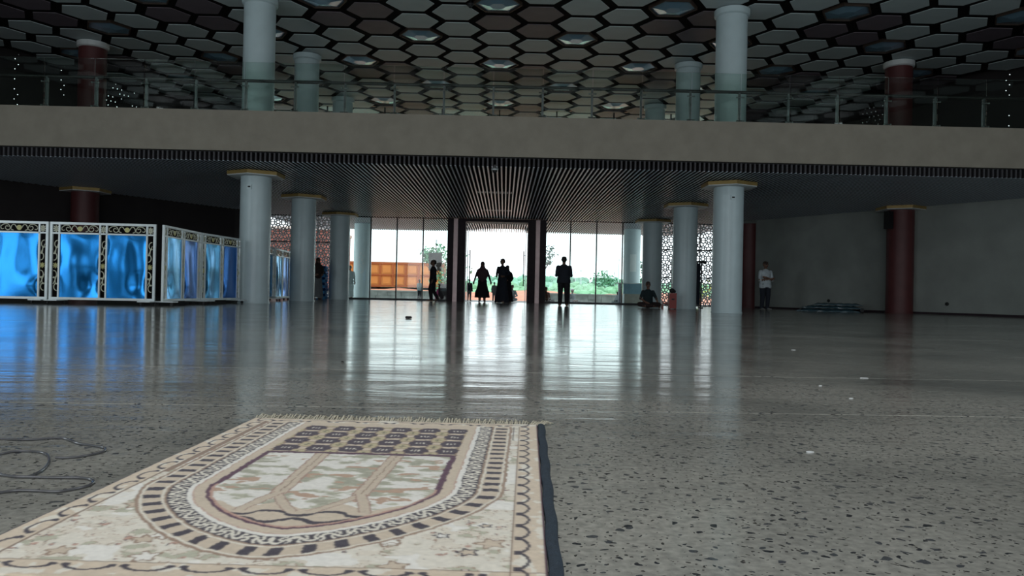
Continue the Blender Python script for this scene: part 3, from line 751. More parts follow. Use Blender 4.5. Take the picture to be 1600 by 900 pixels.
# ================================================================== PEOPLE
def person(name, label, H, loc, rz, arms='down', legs='stand', top=None, bottom=None, skirt=None, hijab=None, long_sleeve=True, head_yaw=0, hem=.12, shoes=None, voxel=.011, lean=0, cap=None, skirt_w=.27, group=None, bulk=1.0):
    V_, F_, TG = [], [], []; mats = []
    def mi(m):
        if m not in mats: mats.append(m)
        return mats.index(m)
    acc = MB()
    def emit(fn, m):
        a = len(acc.v); fn(); TG.extend([mi(m)]*(len(acc.v)-a))
    def cap_(a, b, ra, rb, m):
        a, b = Vector(a), Vector(b); d = (b-a); L = d.length; d = d/L if L > 1e-6 else Vector((0,0,1)); n = 5
        path = []; rr = []
        for k in range(4):
            q = (k+.25)/4*math.pi/2; path.append(a-d*ra*math.cos(q)); rr.append(ra*math.sin(q))
        for k in range(n+1): path.append(a.lerp(b,k/n)); rr.append(ra+(rb-ra)*k/n)
        for k in range(4):
            q = (3.75-k)/4*math.pi/2; path.append(b+d*rb*math.cos(q)); rr.append(rb*math.sin(q))
        emit(lambda: acc.tube(path, rr, 12), m)
    def ell(c, r, m): emit(lambda: acc.ball(c, r, 14, 9), m)
    def loft(rs, m):   # rings: (z, rx, ry, cx, cy)
        def go():
            full = []
            for a, b in zip(rs, rs[1:]):                       # close rings keep the garment edges clean
                a, b = (tuple(a)+(0,0))[:5], (tuple(b)+(0,0))[:5]; k = max(1,int(abs(b[0]-a[0])/.025))
                full += [tuple(a[i]+(b[i]-a[i])*j/k for i in range(5)) for j in range(k)]
            full.append((tuple(rs[-1])+(0,0))[:5])
            vs = []; fs = []; seg = 28; n = len(full)
            for q in full:
                z, rx, ry = q[:3]; cx, cy = (q[3],q[4]) if len(q) > 3 else (0,0)
                for i in range(seg):
                    an = 2*math.pi*i/seg; vs.append((cx+rx*math.cos(an), cy+ry*math.sin(an), z))
            for j in range(n-1):
                for i in range(seg): fs.append((j*seg+i,j*seg+(i+1)%seg,(j+1)*seg+(i+1)%seg,(j+1)*seg+i))
            fs.append(tuple(range(seg))[::-1]); fs.append(tuple((n-1)*seg+i for i in range(seg))); acc.add(vs,fs)
        emit(go, m)
    dz = -.80 if legs == 'sit' else 0
    bot = bottom or top
    # legs
    for s in (-1,1):
        if legs == 'sit':
            hip, kn, an, toe = (s*.10,0,.11), (s*.34,-.24,.12), (-s*.06,-.30,.07), (-s*.17,-.27,.05)
        elif legs == 'walk':
            hip = (s*.085,0,.90); f = s
            kn, an, toe = ((s*.09,-.09,.50),(s*.09,-.05,.09),(s*.09,-.21,.035)) if f > 0 else ((s*.09,.0,.49),(s*.09,.17,.14),(s*.09,.08,.035))
        else:
            w = .13 if legs == 'wide' else .095
            hip, kn, an, toe = (s*.09,0,.90), (s*w,-.012,.49), (s*w*1.08,.02,.085), (s*w*1.35,-.15,.032)
        cap_(hip, kn, .104, .080, bot); cap_(kn, an, .078, .052 if skirt else .060, bot if not skirt else M_SKIN)
        heel = (an[0], an[1]+(.035 if legs != 'sit' else 0), .04 if legs != 'walk' or s > 0 else .14)
        cap_(heel if legs != 'sit' else an, toe, .038, .028, shoes or M_SKIN)
        if not shoes:
            for k in range(5): cap_((toe[0]+(k-2)*.014,toe[1]+.01,toe[2]), (toe[0]+(k-2)*.015,toe[1]-.035,toe[2]-.008), .011, .008, M_SKIN)
    if not skirt: ell((0,.005,.885+dz), (.150,.106,.10), bot)
    # torso
    yl = lambda z: -lean*max(0,z-.9)
    tr_ = ([(.86,.165,.118),(.95,.172,.122)] if skirt or legs == 'sit' else [(.80,.212,.138),(.90,.210,.138),(.97,.196,.130)])+[(1.05,.172,.120),(1.18,.170,.122),(1.28,.185,.124),(1.36,.165,.100),(1.405,.115,.078),(1.44,.07,.06)]
    loft([(z+dz,a,b,0,yl(z)) for z,a,b in tr_], hijab or top)
    for s in (-1,1): ell((s*.168,yl(1.35),1.345+dz), (.072,.070,.072), hijab or top)
    hy = yl(1.5)
    cap_((0,.008+hy,1.42+dz), (0,-.004+hy,1.52+dz), .052, .050, M_SKIN)
    # head, turned by head_yaw
    def hd(x, y, z):
        c, s = math.cos(head_yaw), math.sin(head_yaw); return (x*c-y*s, x*s+y*c+hy, z+dz)
    ell(hd(0,-.008,1.605), (.076,.092,.112), M_SKIN); ell(hd(0,-.040,1.552), (.054,.056,.058), M_SKIN)
    cap_(hd(0,-.098,1.612), hd(0,-.114,1.584), .009, .014, M_SKIN)
    ell(hd(0,-.093,1.545), (.024,.012,.009), M_LIP)
    for s in (-1,1):
        ell(hd(s*.031,-.093,1.612), (.014,.010,.010), M_HAIR); cap_(hd(s*.016,-.096,1.634), hd(s*.046,-.086,1.634), .006, .005, M_HAIR)
        if not hijab: ell(hd(s*.078,.004,1.598), (.013,.020,.031), M_SKIN)
    if hijab:
        ell(hd(0,.028,1.615), (.094,.105,.130), hijab); ell(hd(0,-.01,1.665),(.082,.088,.070),hijab)
        loft([(1.56+dz,.088,.098,0,hy+.02),(1.47+dz,.115,.115,0,hy+.01),(1.40+dz,.19,.140,0,hy),(1.28+dz,.245,.165,0,hy),(1.12+dz,.235,.175,0,hy-.01),(.98+dz,.17,.155,0,hy-.02),(.88+dz,.07,.12,0,hy-.03)], hijab)
    elif cap:
        ell(hd(0,.012,1.66), (.086,.100,.062), cap); ell(hd(0,.04,1.60),(.078,.075,.07),M_HAIR)
    else:
        ell(hd(0,.018,1.645), (.083,.094,.080), M_HAIR); ell(hd(0,.045,1.60), (.076,.066,.075), M_HAIR); cap_(hd(-.04,-.062,1.682),hd(.04,-.062,1.682),.016,.016,M_HAIR)
    # skirt
    if skirt:
        loft([(hem,skirt_w,.20),(hem+.25,skirt_w*.93,.185),(.62,.215,.165),(.85,.185,.145),(1.02,.165,.120)], skirt)
        for k in range(9):
            an = 2*math.pi*k/9; cap_((skirt_w*.96*math.cos(an),.19*math.sin(an),hem+.03), (.17*math.cos(an),.13*math.sin(an),.86), .024, .012, skirt)
    # arms
    def hand(wr, d, side):
        wr, d = Vector(wr), Vector(d).normalized(); lat = d.cross(Vector((0,1,0)))
        if lat.length < .2: lat = d.cross(Vector((0,0,1)))
        lat.normalize(); nr = d.cross(lat).normalized()
        cap_(wr, wr+d*.065, .028, .033, M_SKIN)
        for k in range(4):
            b = wr+d*.085+lat*(k-1.5)*.019; L = (.055,.066,.062,.048)[k]
            m_ = b+d*L*.55+nr*.008*side; cap_(b, m_, .0105, .0100, M_SKIN); cap_(m_, m_+d*L*.40+nr*.020*side, .0100, .0085, M_SKIN)
        th = wr+d*.03+lat*.030*(1 if side > 0 else -1); cap_(th, th+(d*.6+lat*side*.7).normalized()*.055, .0125, .0095, M_SKIN)
    slm = top if long_sleeve else M_SKIN
    for s in (-1,1):
        sh = Vector((s*.178, yl(1.35), 1.340+dz)); hdir = Vector((0,-.15,-1))
        if arms == 'folded':
            el_, wr = Vector((s*.228,-.04,1.05+dz)), Vector((-s*.09,-.20,1.125+dz+s*.022)); hdir = Vector((-s,.12,.05))
        elif arms == 'behind':
            el_, wr = Vector((s*.285,.10,1.12+dz)), Vector((s*.06,.16,.98+dz)); hdir = Vector((-s,.05,-.2))
        elif arms == 'prop':       # one arm straight down to the floor, the other on the lap
            if s > 0: el_, wr = Vector((.29,-.02,1.12+dz)), Vector((.36,-.08,.90+dz)); hdir = Vector((.2,-.6,-.75))
            else: el_, wr = Vector((-.27,-.05,1.12+dz)), Vector((-.12,-.22,1.0+dz)); hdir = Vector((.6,-.5,-.3))
        elif arms == 'out':
            el_, wr = Vector((s*.275,-.01,1.12)), Vector((s*.345,-.05,.90)); hdir = Vector((s*.2,-.1,-1))
        elif arms == 'bent':
            el_, wr = Vector((s*.27,.05,1.13+dz)), Vector((s*.15,-.18,1.02+dz)); hdir = Vector((-s*.4,-.8,.1))
        elif arms == 'swing':
            el_, wr = Vector((s*.22,-s*.10,1.12)), Vector((s*.21,-s*.20,.90)); hdir = Vector((0,-.4,-1))
        else:
            el_, wr = Vector((s*.235,.03,1.11+dz)), Vector((s*.245,-.03,.87+dz))
        cap_(sh, el_, .058, .048, top); cap_(sh.lerp(el_,.0), sh.lerp(el_,.6), .064, .058, top)
        cap_(el_, wr, .044 if long_sleeve else .040, .035 if long_sleeve else .028, slm)
        hand(wr, hdir, s)
    sc = H/1.72
    me0 = bpy.data.meshes.new('tmp'); me0.from_pydata([(x*sc*bulk,y*sc*bulk,z*sc) for x,y,z in acc.v], [], acc.f)
    ob = bpy.data.objects.new('tmp', me0); COL.objects.link(ob)
    rm = ob.modifiers.new('r','REMESH'); rm.mode = 'VOXEL'; rm.voxel_size = voxel
    sm = ob.modifiers.new('s','SMOOTH'); sm.factor = .5; sm.iterations = 2
    dg = bpy.context.evaluated_depsgraph_get(); dg.update()
    me = bpy.data.meshes.new_from_object(ob.evaluated_get(dg)); me.name = name
    kd = kdtree.KDTree(len(acc.v))
    for i,(x,y,z) in enumerate(acc.v): kd.insert((x*sc*bulk,y*sc*bulk,z*sc), i)
    kd.balance(); me.materials.clear()
    for m in mats: me.materials.append(m)
    idx = [TG[kd.find(p.center)[1]] for p in me.polygons]
    me.polygons.foreach_set('material_index', idx); me.polygons.foreach_set('use_smooth', [True]*len(idx))
    bpy.data.objects.remove(ob); bpy.data.meshes.remove(me0)
    zmin = min(v.co.z for v in me.vertices)
    me.transform(Matrix.Translation((0,0,-zmin+.001))); me.transform(Matrix.Scale(1/K,4)); me.update()
    o = link(name, me, None, loc); o.rotation_euler = (0,0,rz)
    return tag(o, label, 'person', group)
def cloth(n, c): return mat('cloth_'+n, c, .85, vary=.15, scale=9, bump=.2, bscale=30)
BLK, NAVY, MAUVE, WHT, GRY = cloth('black',(.010,.009,.012)), cloth('navy',(.016,.020,.032)), cloth('mauve',(.085,.045,.052)), cloth('white',(.56,.62,.66)), cloth('grey',(.16,.17,.18))
TEAL, PINK, PALE, DKB, BRN = cloth('teal',(.012,.024,.028)), cloth('pink',(.35,.05,.16)), cloth('pale',(.45,.52,.54)), cloth('dark_brown',(.028,.015,.014)), cloth('brown',(.13,.05,.04))
def at(px_, py_, Y=None, z=0.0):
    if Y is None: p = onz(px_,py_,0)
    else: p = ond(px_,py_,Y)
    return (p.x,p.y,z)
HPI = math.pi/2
person('person', 'person in dark clothes walking left past the glass by the left door jamb', 1.70, at(676,471,27.5), -HPI*.95, 'down', 'walk', BLK, BLK, head_yaw=.1, bulk=1.15)
person('person', 'woman in mauve headscarf and long black dress walking in through the door', 1.68, at(753,473,27.8), 0, 'out', 'stand', BLK, BLK, skirt=BLK, hijab=MAUVE, hem=.20, skirt_w=.32)
person('person', 'bareheaded person in long dark navy gown in the middle of the doorway', 1.80, at(784,474,27.2), -.5, 'bent', 'stand', NAVY, NAVY, skirt=NAVY, head_yaw=-.5, hem=.01, skirt_w=.30)
person('person', 'person in black gown standing close behind the navy gown in the doorway', 1.55, at(792,474,27.9), .3, 'bent', 'stand', BLK, BLK, skirt=BLK, hijab=BLK, hem=.05, skirt_w=.29)
person('person', 'barefoot man in dark shirt and trousers standing alone right of the door', 1.72, at(880,480,23.2), math.pi-.1, 'folded', 'stand', NAVY, BLK, bulk=1.14)
person('person', 'man in dark T-shirt sitting cross-legged on the floor by the third right column', 1.66, at(1012,483,22.6), 0, 'prop', 'sit', TEAL, DKB, long_sleeve=False)
person('person', 'man in white T-shirt with folded arms standing against the grey wall', 1.72, at(1195,484,23.6), .25, 'folded', 'stand', WHT, NAVY, long_sleeve=False, bulk=1.1, shoes=mat('shoes',(.3,.3,.3),.6))
person('person', 'woman in maroon top and grey skirt standing beside the blue sheet stack', 1.62, at(495,467,26.3), .6, 'bent', 'stand', DKB, GRY, skirt=GRY, hijab=DKB, hem=.06, lean=.12)
person('person', 'person in pale grey clothes outside the glass beside the outer left column', 1.50, at(546,466,30.2), .2, 'down', 'stand', PALE, PALE, skirt=PALE, hem=.1, skirt_w=.2)
person('person', 'child sitting with back to the right door jamb', 1.30, at(853,472,29.3), .5, 'bent', 'sit', BRN, BLK, voxel=.012)
person('person', 'child in striped top standing outside the left glass bay', .95, at(655,468,31.5), 2.6, 'down', 'stand', PALE, NAVY, voxel=.012)
person('person', 'person in pink sitting outside behind the dark low cabinet', 1.45, at(689,468,31.5), .3, 'bent', 'sit', PINK, PINK, hijab=PINK, voxel=.013)
person('person', 'small figure in dark navy standing outside by the left door handle', 1.02, at(733,470,31.0), 2.8, 'down', 'stand', NAVY, GRY, voxel=.012)
person('person', 'child in grey shirt outside left of the navy gown', .90, at(772,470,31.2), 2.9, 'down', 'stand', GRY, GRY, voxel=.012)
person('person', 'child in white patterned shirt sitting outside right of the gowns', 1.45, at(800,471,31.2), -.4, 'bent', 'sit', PALE, WHT, cap=BLK, voxel=.013)
person('person', 'small child in white sitting outside by the right glass bay', 1.05, at(965,474,31.0), -.9, 'bent', 'sit', WHT, WHT, voxel=.012)

# ================================================================== FURNITURE AND LOOSE THINGS INDOORS
M_RED = mat('red_plastic', (.30,.035,.025), .4, vary=.1)
M_BRNCLOTH = cloth('rust',(.13,.055,.045))
# clothes rack behind the second right column
p = at(1072,480,24.2); t = thing('clothes_rack', 'black clothes rack behind the second right column with a rust cloth', 'rack', p)
MB().tube([(-.46,0,1.46),(.56,0,1.46)],.03,8).ball((.57,0,1.44),(.06,.05,.05),10,6).build('top_rail', M_RUBBER, t, True)
for x, m in ((-.47,M_WHITE),(.46,M_RUBBER)):
    MB().box(x-.018,x+.018,-.018,.018,.04,1.45).build('upright', m, t); MB().box(x-.02,x+.02,-.22,.22,.001,.04).build('foot', M_RUBBER, t)
def hang(x0, x1, z0, z1, m, nm):
    vs = []; fs = []; n = 12
    for j in range(2):
        for i in range(n+1):
            x = x0+(x1-x0)*i/n; yy = .018*math.sin(i*1.7); 
            for k in (0,1): vs.append((x, yy+(.03 if k else -.03), z1 if j else z0))
    def id_(j,i,k): return j*(n+1)*2+i*2+k
    for i in range(n):
        for k in (0,1): fs.append((id_(0,i,k),id_(0,i+1,k),id_(1,i+1,k),id_(1,i,k)))
        fs.append((id_(1,i,0),id_(1,i+1,0),id_(1,i+1,1),id_(1,i,1))); fs.append((id_(0,i,1),id_(0,i+1,1),id_(0,i+1,0),id_(0,i,0)))
    fs.append((id_(0,0,0),id_(1,0,0),id_(1,0,1),id_(0,0,1))); fs.append((id_(0,n,1),id_(1,n,1),id_(1,n,0),id_(0,n,0)))
    MB().add(vs,fs).build(nm, m, t, True)
hang(-.44,-.16,.68,1.16,M_BRNCLOTH,'rust_cloth'); hang(.18,.43,.10,1.42,NAVY,'dark_garment')
# red case with a black lump on it and a low red stool
p = at(1050,483.5,21.6); t = thing('red_case', 'upright red plastic case beside the second right column', 'case', p)
MB().box(-.10,.10,-.10,.10,.02,.43).build('body', M_RED, t); MB().box(-.105,.105,-.105,.105,.43,.45).build('lid', M_RED, t)
MB().box(-.04,.04,-.112,-.1,.26,.30).build('latch', M_RUBBER, t)
for x in (-.08,.08): MB().box(x-.015,x+.015,-.09,.09,.001,.02).build('foot', M_RUBBER, t)
tag(MB().ball((p[0]-.01,p[1],.52),(.08,.07,.068)).ball((p[0]+.05,p[1],.50),(.05,.05,.045)).build('black_bag', M_RUBBER, None, True), 'small black bag on top of the red case', 'bag')
p = at(1040,480,22.6); t = thing('red_stool', 'low red stool on the floor left of the red case', 'stool', p)
MB().box(-.11,.13,-.1,.1,.13,.17).build('seat', M_RED, t)
for x in (-.09,.1):
    for y in (-.08,.08): MB().bar((x*1.1,y*1.1,.001),(x,y,.13),.03,.03).build('leg', M_RED, t)
MB().box(-.11,-.095,-.1,.1,.17,.23).build('rim', M_RED, t)
# folded plastic sheeting by the right wall
t = thing('plastic_sheeting', 'folded teal blue plastic sheeting on the floor by the grey wall', 'sheeting', at(1298,487))
M_PLAST = mat('teal_plastic', (.07,.13,.16), .25, vary=.3, scale=3, bump=.5, bscale=6)
wa = -math.atan(1.6)*.55
for k,(x0,x1,z0,z1,d0,d1) in enumerate(((-1.0,.80,.002,.10,-.30,.35),(-.85,.85,.102,.19,-.25,.33),(-.55,.90,.192,.27,-.2,.30))):
    vs = []; fs = []; nx, ny = 24, 6
    for lv in (0,1):
        for j in range(ny+1):
            for i in range(nx+1):
                e, g = i/nx, j/ny; x = x0+(x1-x0)*e; y = d0+(d1-d0)*g
                ed = min(1, min(e,1-e)*8, min(g,1-g)*5+.3)
                z = z0+.001 if lv == 0 else z0+(z1-z0)*ed*(.78+.22*math.sin(i*.9+k)*math.cos(j*1.3))
                vs.append((x, y+.03*math.sin(i*.7+k*2)*(1 if lv else .8), z))
    q = lambda l,j,i: l*(nx+1)*(ny+1)+j*(nx+1)+i
    for j in range(ny):
        for i in range(nx): fs.append((q(1,j,i),q(1,j,i+1),q(1,j+1,i+1),q(1,j+1,i))); fs.append((q(0,j,i),q(0,j+1,i),q(0,j+1,i+1),q(0,j,i+1)))
    for i in range(nx): fs.append((q(0,0,i),q(0,0,i+1),q(1,0,i+1),q(1,0,i))); fs.append((q(0,ny,i+1),q(0,ny,i),q(1,ny,i),q(1,ny,i+1)))
    for j in range(ny): fs.append((q(0,j+1,0),q(0,j,0),q(1,j,0),q(1,j+1,0))); fs.append((q(0,j,nx),q(0,j+1,nx),q(1,j+1,nx),q(1,j,nx)))
    MB().add(vs,fs).build('fold', M_PLAST, t, True)
MB().tube([(.84,-.22,.07),(.86,.0,.07),(.86,.25,.07)],.06,8).build('rolled_end', M_RUBBER, t, True)
t.rotation_euler = (0,0,-.35)
# wall sockets, speaker, cameras
d = (Vector(C_)-Vector(B_)).normalized(); nrm = Vector((-d.y,d.x)); nrm = nrm if nrm.x < 0 else -nrm
for px_, py_, lb in ((1295,470,'round black socket on the grey wall above the plastic sheeting'),(1480,475,'round black socket on the grey wall right of the dark red column')):
    r = ray(px_,py_); k = (8.72*1.6+26.7)/(r.y+1.6*r.x)
    o = MB().lathe([(.003,0),(.05,0),(.05,.02),(.035,.03),(.003,.03)],seg=16).build('wall_socket', M_RUBBER, None, True)
    o.location = (r.x*k+nrm.x*.001, r.y*k+nrm.y*.001, EYE+r.z*k); o.rotation_euler = Vector((nrm.x,nrm.y,0)).to_track_quat('Z','Y').to_euler()
    tag(o, lb, 'socket')
sp = ond(1390,344,21.78); t = thing('loudspeaker', 'black loudspeaker mounted high on the dark red column', 'speaker', (sp.x-.04,sp.y,sp.z-.25), .5)
MB().prism([(-.10,-.09),(.10,-.09),(.07,.09),(-.07,.09)],.0,.5).build('cabinet', M_RUBBER, t); MB().box(-.085,.085,-.1,-.091,.02,.48).build('grille', M_MULL, t)
MB().bar((0,.09,.25),(.16,.22,.25),.05,.05).build('bracket', M_RUBBER, t)
for (px_,py_,z,lb) in ((735,11,ZT,'small black camera hanging between the ceiling hexagons'),(773,269,ZC,'round ceiling camera hanging at the front of the slats')):
    c = onz(px_,py_,z-.06); t = thing('ceiling_camera', lb, 'camera', (c.x,c.y,z-.10))
    top_z = .26 if z > 5 else .2
    MB().lathe([(.075,0.08),(.08,.10),(.08,.12),(.02,.122),(.02,top_z)],seg=18).build('mount', M_WHITE if z < 5 else M_RUBBER, t, True)
    MB().ball((0,0,.075),(.055,.055,.06)).build('dome', M_RUBBER, t, True)
for (px_,py_,wd,lb) in ((772,296,.48,'white ceiling grille between the slats, nearer one'),(780,325,.42,'white ceiling grille between the slats, farther one')):
    c = onz(px_,py_,ZC+.1); t = thing('ceiling_grille', lb, 'grille', (XC,c.y,ZC))
    for i in range(-5,6):
        x = (i+.5)*PITCHS
        if abs(x) > wd+.05: continue
        MB().box(x-.017,x+.017,-.16,.16,.012,.024).build('louvre', M_WHITE, t)
# dark low cabinet by the door
p = at(698,470,29.2); t = thing('low_cabinet', 'dark brown low cabinet against the outside of the left door jamb', 'cabinet', (XC-1.98,29.2,0))
MB().box(-.18,.18,-.2,.2,.05,.60).build('body', M_JAMB, t); MB().box(-.2,.2,-.22,.22,.60,.63).build('top', M_JAMB, t); MB().box(-.16,.16,-.18,.18,.001,.05).build('plinth', M_RUBBER, t)
MB().box(-.165,.165,-.212,-.201,.08,.57).build('door', M_JAMB, t)

# ================================================================== OUTDOORS
M_PAVE = mat('pale_paving', (.42,.42,.40), .8, vary=.12, scale=2)
M_SOIL = mat('red_soil', (.52,.20,.12), .95, vary=.22, scale=.6, bump=.4, bscale=3)
M_GRASS = mat('grass', (.20,.34,.18), .9, vary=.25, scale=.5)
M_STONE = mat('grey_stone_wall', (.36,.37,.35), .9, vary=.3, scale=2.2, bump=.6, bscale=5)
M_LEAF = mat('leaf_green', (.12,.30,.17), .6, vary=.3, scale=3)
M_WOOD = mat('woodland_green', (.20,.38,.27), .9, vary=.35, scale=.12)
M_TRUNK = mat('bark', (.12,.09,.07), .9, vary=.2)
M_ORANGE = mat('truck_orange', (.62,.24,.055), .5, vary=.1, scale=.8)
M_ORANGE2 = mat('truck_orange_frame', (.34,.09,.02), .5, vary=.1, scale=.8)
M_BRICK = mat('red_brick', (.20,.066,.05), .9, vary=.3, scale=3)
o = MB().box(XC-16,XC+16,28.78,35.2,-.16,-.004).build('porch_floor', M_PAVE); tag(o, 'pale paved porch outside the glass front', 'porch', kind='structure')
o = MB().box(-400,400,35.2,900,-.5,-.16).build('ground', M_GRASS); tag(o, 'grassy open ground beyond the porch', 'ground', kind='structure')
o = MB().box(-40,40,35.25,41,-.159,-.15).build('driveway', M_PAVE); tag(o, 'pale driveway in front of the stone walls', 'driveway', kind='structure')
# red soil bank
vs = []; fs = []; nx, ny = 60, 12
for j in range(ny+1):
    for i in range(nx+1):
        x = -30+60*i/nx; y = 42+34*j/ny; g = j/ny
        vs.append((x,y,-.155+.62*math.sin(min(1,g*1.5)*math.pi/2)*(1+.25*math.sin(x*.6)+.15*math.sin(x*1.7+y))*(.9 if g < .99 else 0)))
for j in range(ny):
    for i in range(nx): fs.append((j*(nx+1)+i,j*(nx+1)+i+1,(j+1)*(nx+1)+i+1,(j+1)*(nx+1)+i))
tag(MB().add(vs,fs).build('soil_bank', M_SOIL, None, True), 'bank of bare red soil seen through the door', 'soil', kind='structure')
# stone walls: coursed blocks
def stone_wall(label, x0, x1, y, zt):
    t = thing('stone_wall', label, 'wall', (0,y,-.16))
    box('core', M_STONE, t, x0,x1,-.10,.14,.0,zt+.16)
    z = .02; row = 0
    while z < zt+.14:
        h = .25; x = x0-(.2 if row%2 else 0)
        while x < x1:
            w_ = R.uniform(.45,.75); a, b = max(x,x0), min(x+w_-.02,x1)
            if b-a > .08: MB().box(a,b,-.13-R.uniform(0,.03),-.101,z,min(z+h-.02,zt+.15)).build('stone', M_STONE, t)
            x += w_
        z += h; row += 1
    box('coping', M_PAVE, t, x0-.03,x1+.03,-.18,.18,zt+.161,zt+.22)
stone_wall('low grey stone wall in front of the orange truck', -9.5,-2.6, 37, .30)
stone_wall('low grey stone wall outside the right glass bay', 2.2,6.3, 37, .32)
# orange dump truck
t = thing('dump_truck', 'orange dump truck body parked beyond the left stone wall', 'truck', (0,60,-.16))
X0, X1, Z0, Z1 = -12.4,-4.6,.75,2.62
box('bed', M_ORANGE, t, X0,X1,-1.1,1.1,Z0,Z1)
for z, h in ((Z0,.16),(1.62,.12),(Z1-.12,.16)): MB().box(X0-.03,X1+.03,-1.22,-1.101,z,z+h).build('rail', M_ORANGE2, t)
for k in range(9):
    x = X0+(X1-X0)*k/8; MB().box(x-.08,x+.08,-1.20,-1.102,Z0+.16,Z1-.12).build('rib', M_ORANGE2, t)
for k in range(8):
    for a, b in ((Z0+.24,1.54),(1.82,Z1-.2)):
        x = X0+(X1-X0)*(k+.5)/8; MB().box(x-.30,x+.30,-1.13,-1.103,a,b).build('side_panel', M_ORANGE, t)
for x in (-11.6,-10.2,-5.6):
    for y in (-.9,.9): MB().lathe([(.05,-.13),(.5,-.13),(.5,.13),(.05,.13)],seg=20).build('wheel', M_RUBBER, t, True, loc=(x,y,.5)).rotation_euler = (HPI,0,0)
box('chassis', M_RUBBER, t, X0+.1,X1+.6,-.5,.5,.5,.74)
# red building seen through the left lattice
t = thing('red_building', 'red brick building seen through the left lattice screen', 'building', (0,46,-.16))
box('wall', M_BRICK, t, -24,-10.6,0,7,0,4.0); box('parapet', mat('parapet',(.5,.4,.36),.8), t, -24.1,-10.5,-.12,7.1,4.0,4.18)
for x in (-21,-17.5,-14,-12):
    f = box('window', M_WHITE, t, x-.55,x+.55,-.06,.0,1.1,2.6); box('glass_pane', M_MULL, f, x-.47,x+.47,-.075,-.061,1.18,2.52)
for k in range(13): box('brick_course', M_BRICK, t, -24,-10.6,-.025,-.001,.25+k*.29,.42+k*.29)
# sign board on a pole, paper notices
p = at(681,423,32.5); t = thing('sign_board', 'grey brown sign board on a thin pole outside the left bay', 'sign', (p[0],32.5,-.003))
MB().tube([(0,0,0),(0,0,2.54)],.018,8).build('pole', M_MULL, t); MB().box(-.30,.25,-.04,-.019,1.22,1.98).build('board', mat('sign_brown',(.22,.19,.17),.7,vary=.2,scale=4), t)
MB().lathe([(.16,0),(.16,.02),(.02,.03)],seg=16).build('base', M_MULL, t, True)
def notice(x, y, w_, z0, z1, label, rip=0):
    mb = MB(); vs = []; fs = []; n = 6; r = .353
    for j in (0,1):
        for i in range(n+1):
            a = (-.5+i/n)*w_/r; vs.append((x+r*math.sin(a), y-r*math.cos(a), z1 if j else z0))
    for i in range(n): fs.append((i,i+1,n+2+i,n+1+i))
    mb.add(vs,fs); return tag(mb.build('paper_notice', mat('paper',(.85,.90,.90),.8,vary=.03)), label, 'notice')
notice(XC+5.534, 31.7, .26, 1.32, 2.03, 'white paper notice on the outer right column')
t = thing('leaf_decal', 'white leaf pattern decal on the outer left column', 'decal', (XC-5.534,31.7,0))
for k in range(14):
    a = .25*math.sin(k*2.4)+.05; z = 1.05+.062*k; r = .352
    mb = MB(); ph = R.random()*3
    mb.add([(r*math.sin(a+.16*math.cos(ph+q*1.05)*(1 if q%3 == 0 else .45)), -r*math.cos(a+.16*math.cos(ph+q*1.05)*.6)-.001, z+.055*math.sin(ph+q*1.05)*(1 if q%3 == 0 else .6)) for q in range(6)], [(0,1,2,3,4,5)])
    mb.build('leaf', M_WHITE, t)
# desk outside at right
p = ond(988,470,30.4); t = thing('reception_desk', 'small desk with pale blue front standing outside before the outer right column', 'desk', (p.x,30.5,-.003))
box('top', M_WHITE, t, -.62,.55,-.3,.3,.82,.85); box('blue_front', mat('desk_blue',(.16,.30,.38),.5), t, -.38,.42,-.27,-.24,.42,.819)
box('lower_front', mat('desk_beige',(.30,.29,.25),.6), t, -.34,.38,-.26,-.23,.003,.419)
for x in (-.5,.5): box('leg', mat('desk_leg',(.03,.05,.12),.5), t, x-.03,x+.03,-.2,.2,.003,.82)
p = ond(894,467,36.2)
person('person', 'person in grey jacket and pale cap sitting outside before the right stone wall', 1.62, (p.x,36.2,-.149), .9, 'bent', 'sit', GRY, NAVY, cap=PALE, voxel=.013)
# street lamps
def lamp(px_, py_, Y, sides, label):
    q = ond(px_,py_,Y); h = q.z+.16; t = thing('street_lamp', label, 'lamp', (q.x,Y,-.16))
    r = Y*.00055
    MB().tube([(0,0,0),(0,0,h*.5),(0,0,h)],[r*1.3,r,r*.8],8).build('pole', M_STEEL, t, True)
    for s in sides:
        L = Y*10/F_PX
        MB().tube(spline([(0,0,h*.86),(s*L*.12,0,h*.95),(s*L*.45,0,h),(s*L,0,h*1.005)],5),r*.6,6).build('arm', M_STEEL, t, True)
        MB().box(min(s*L,s*L*1.5),max(s*L,s*L*1.5),-r*2,r*2,h*.99,h*1.012).build('lamp_head', M_STEEL, t)
lamp(899,423,140,(1,),'single arm street lamp nearest behind the standing man'); lamp(908,421,146,(-.6,.6),'street lamp with two short arms')
lamp(961,424,138,(-1,),'street lamp arching left beside the outer right column'); lamp(967,402,119,(1,),'tallest street lamp beside the outer right column')
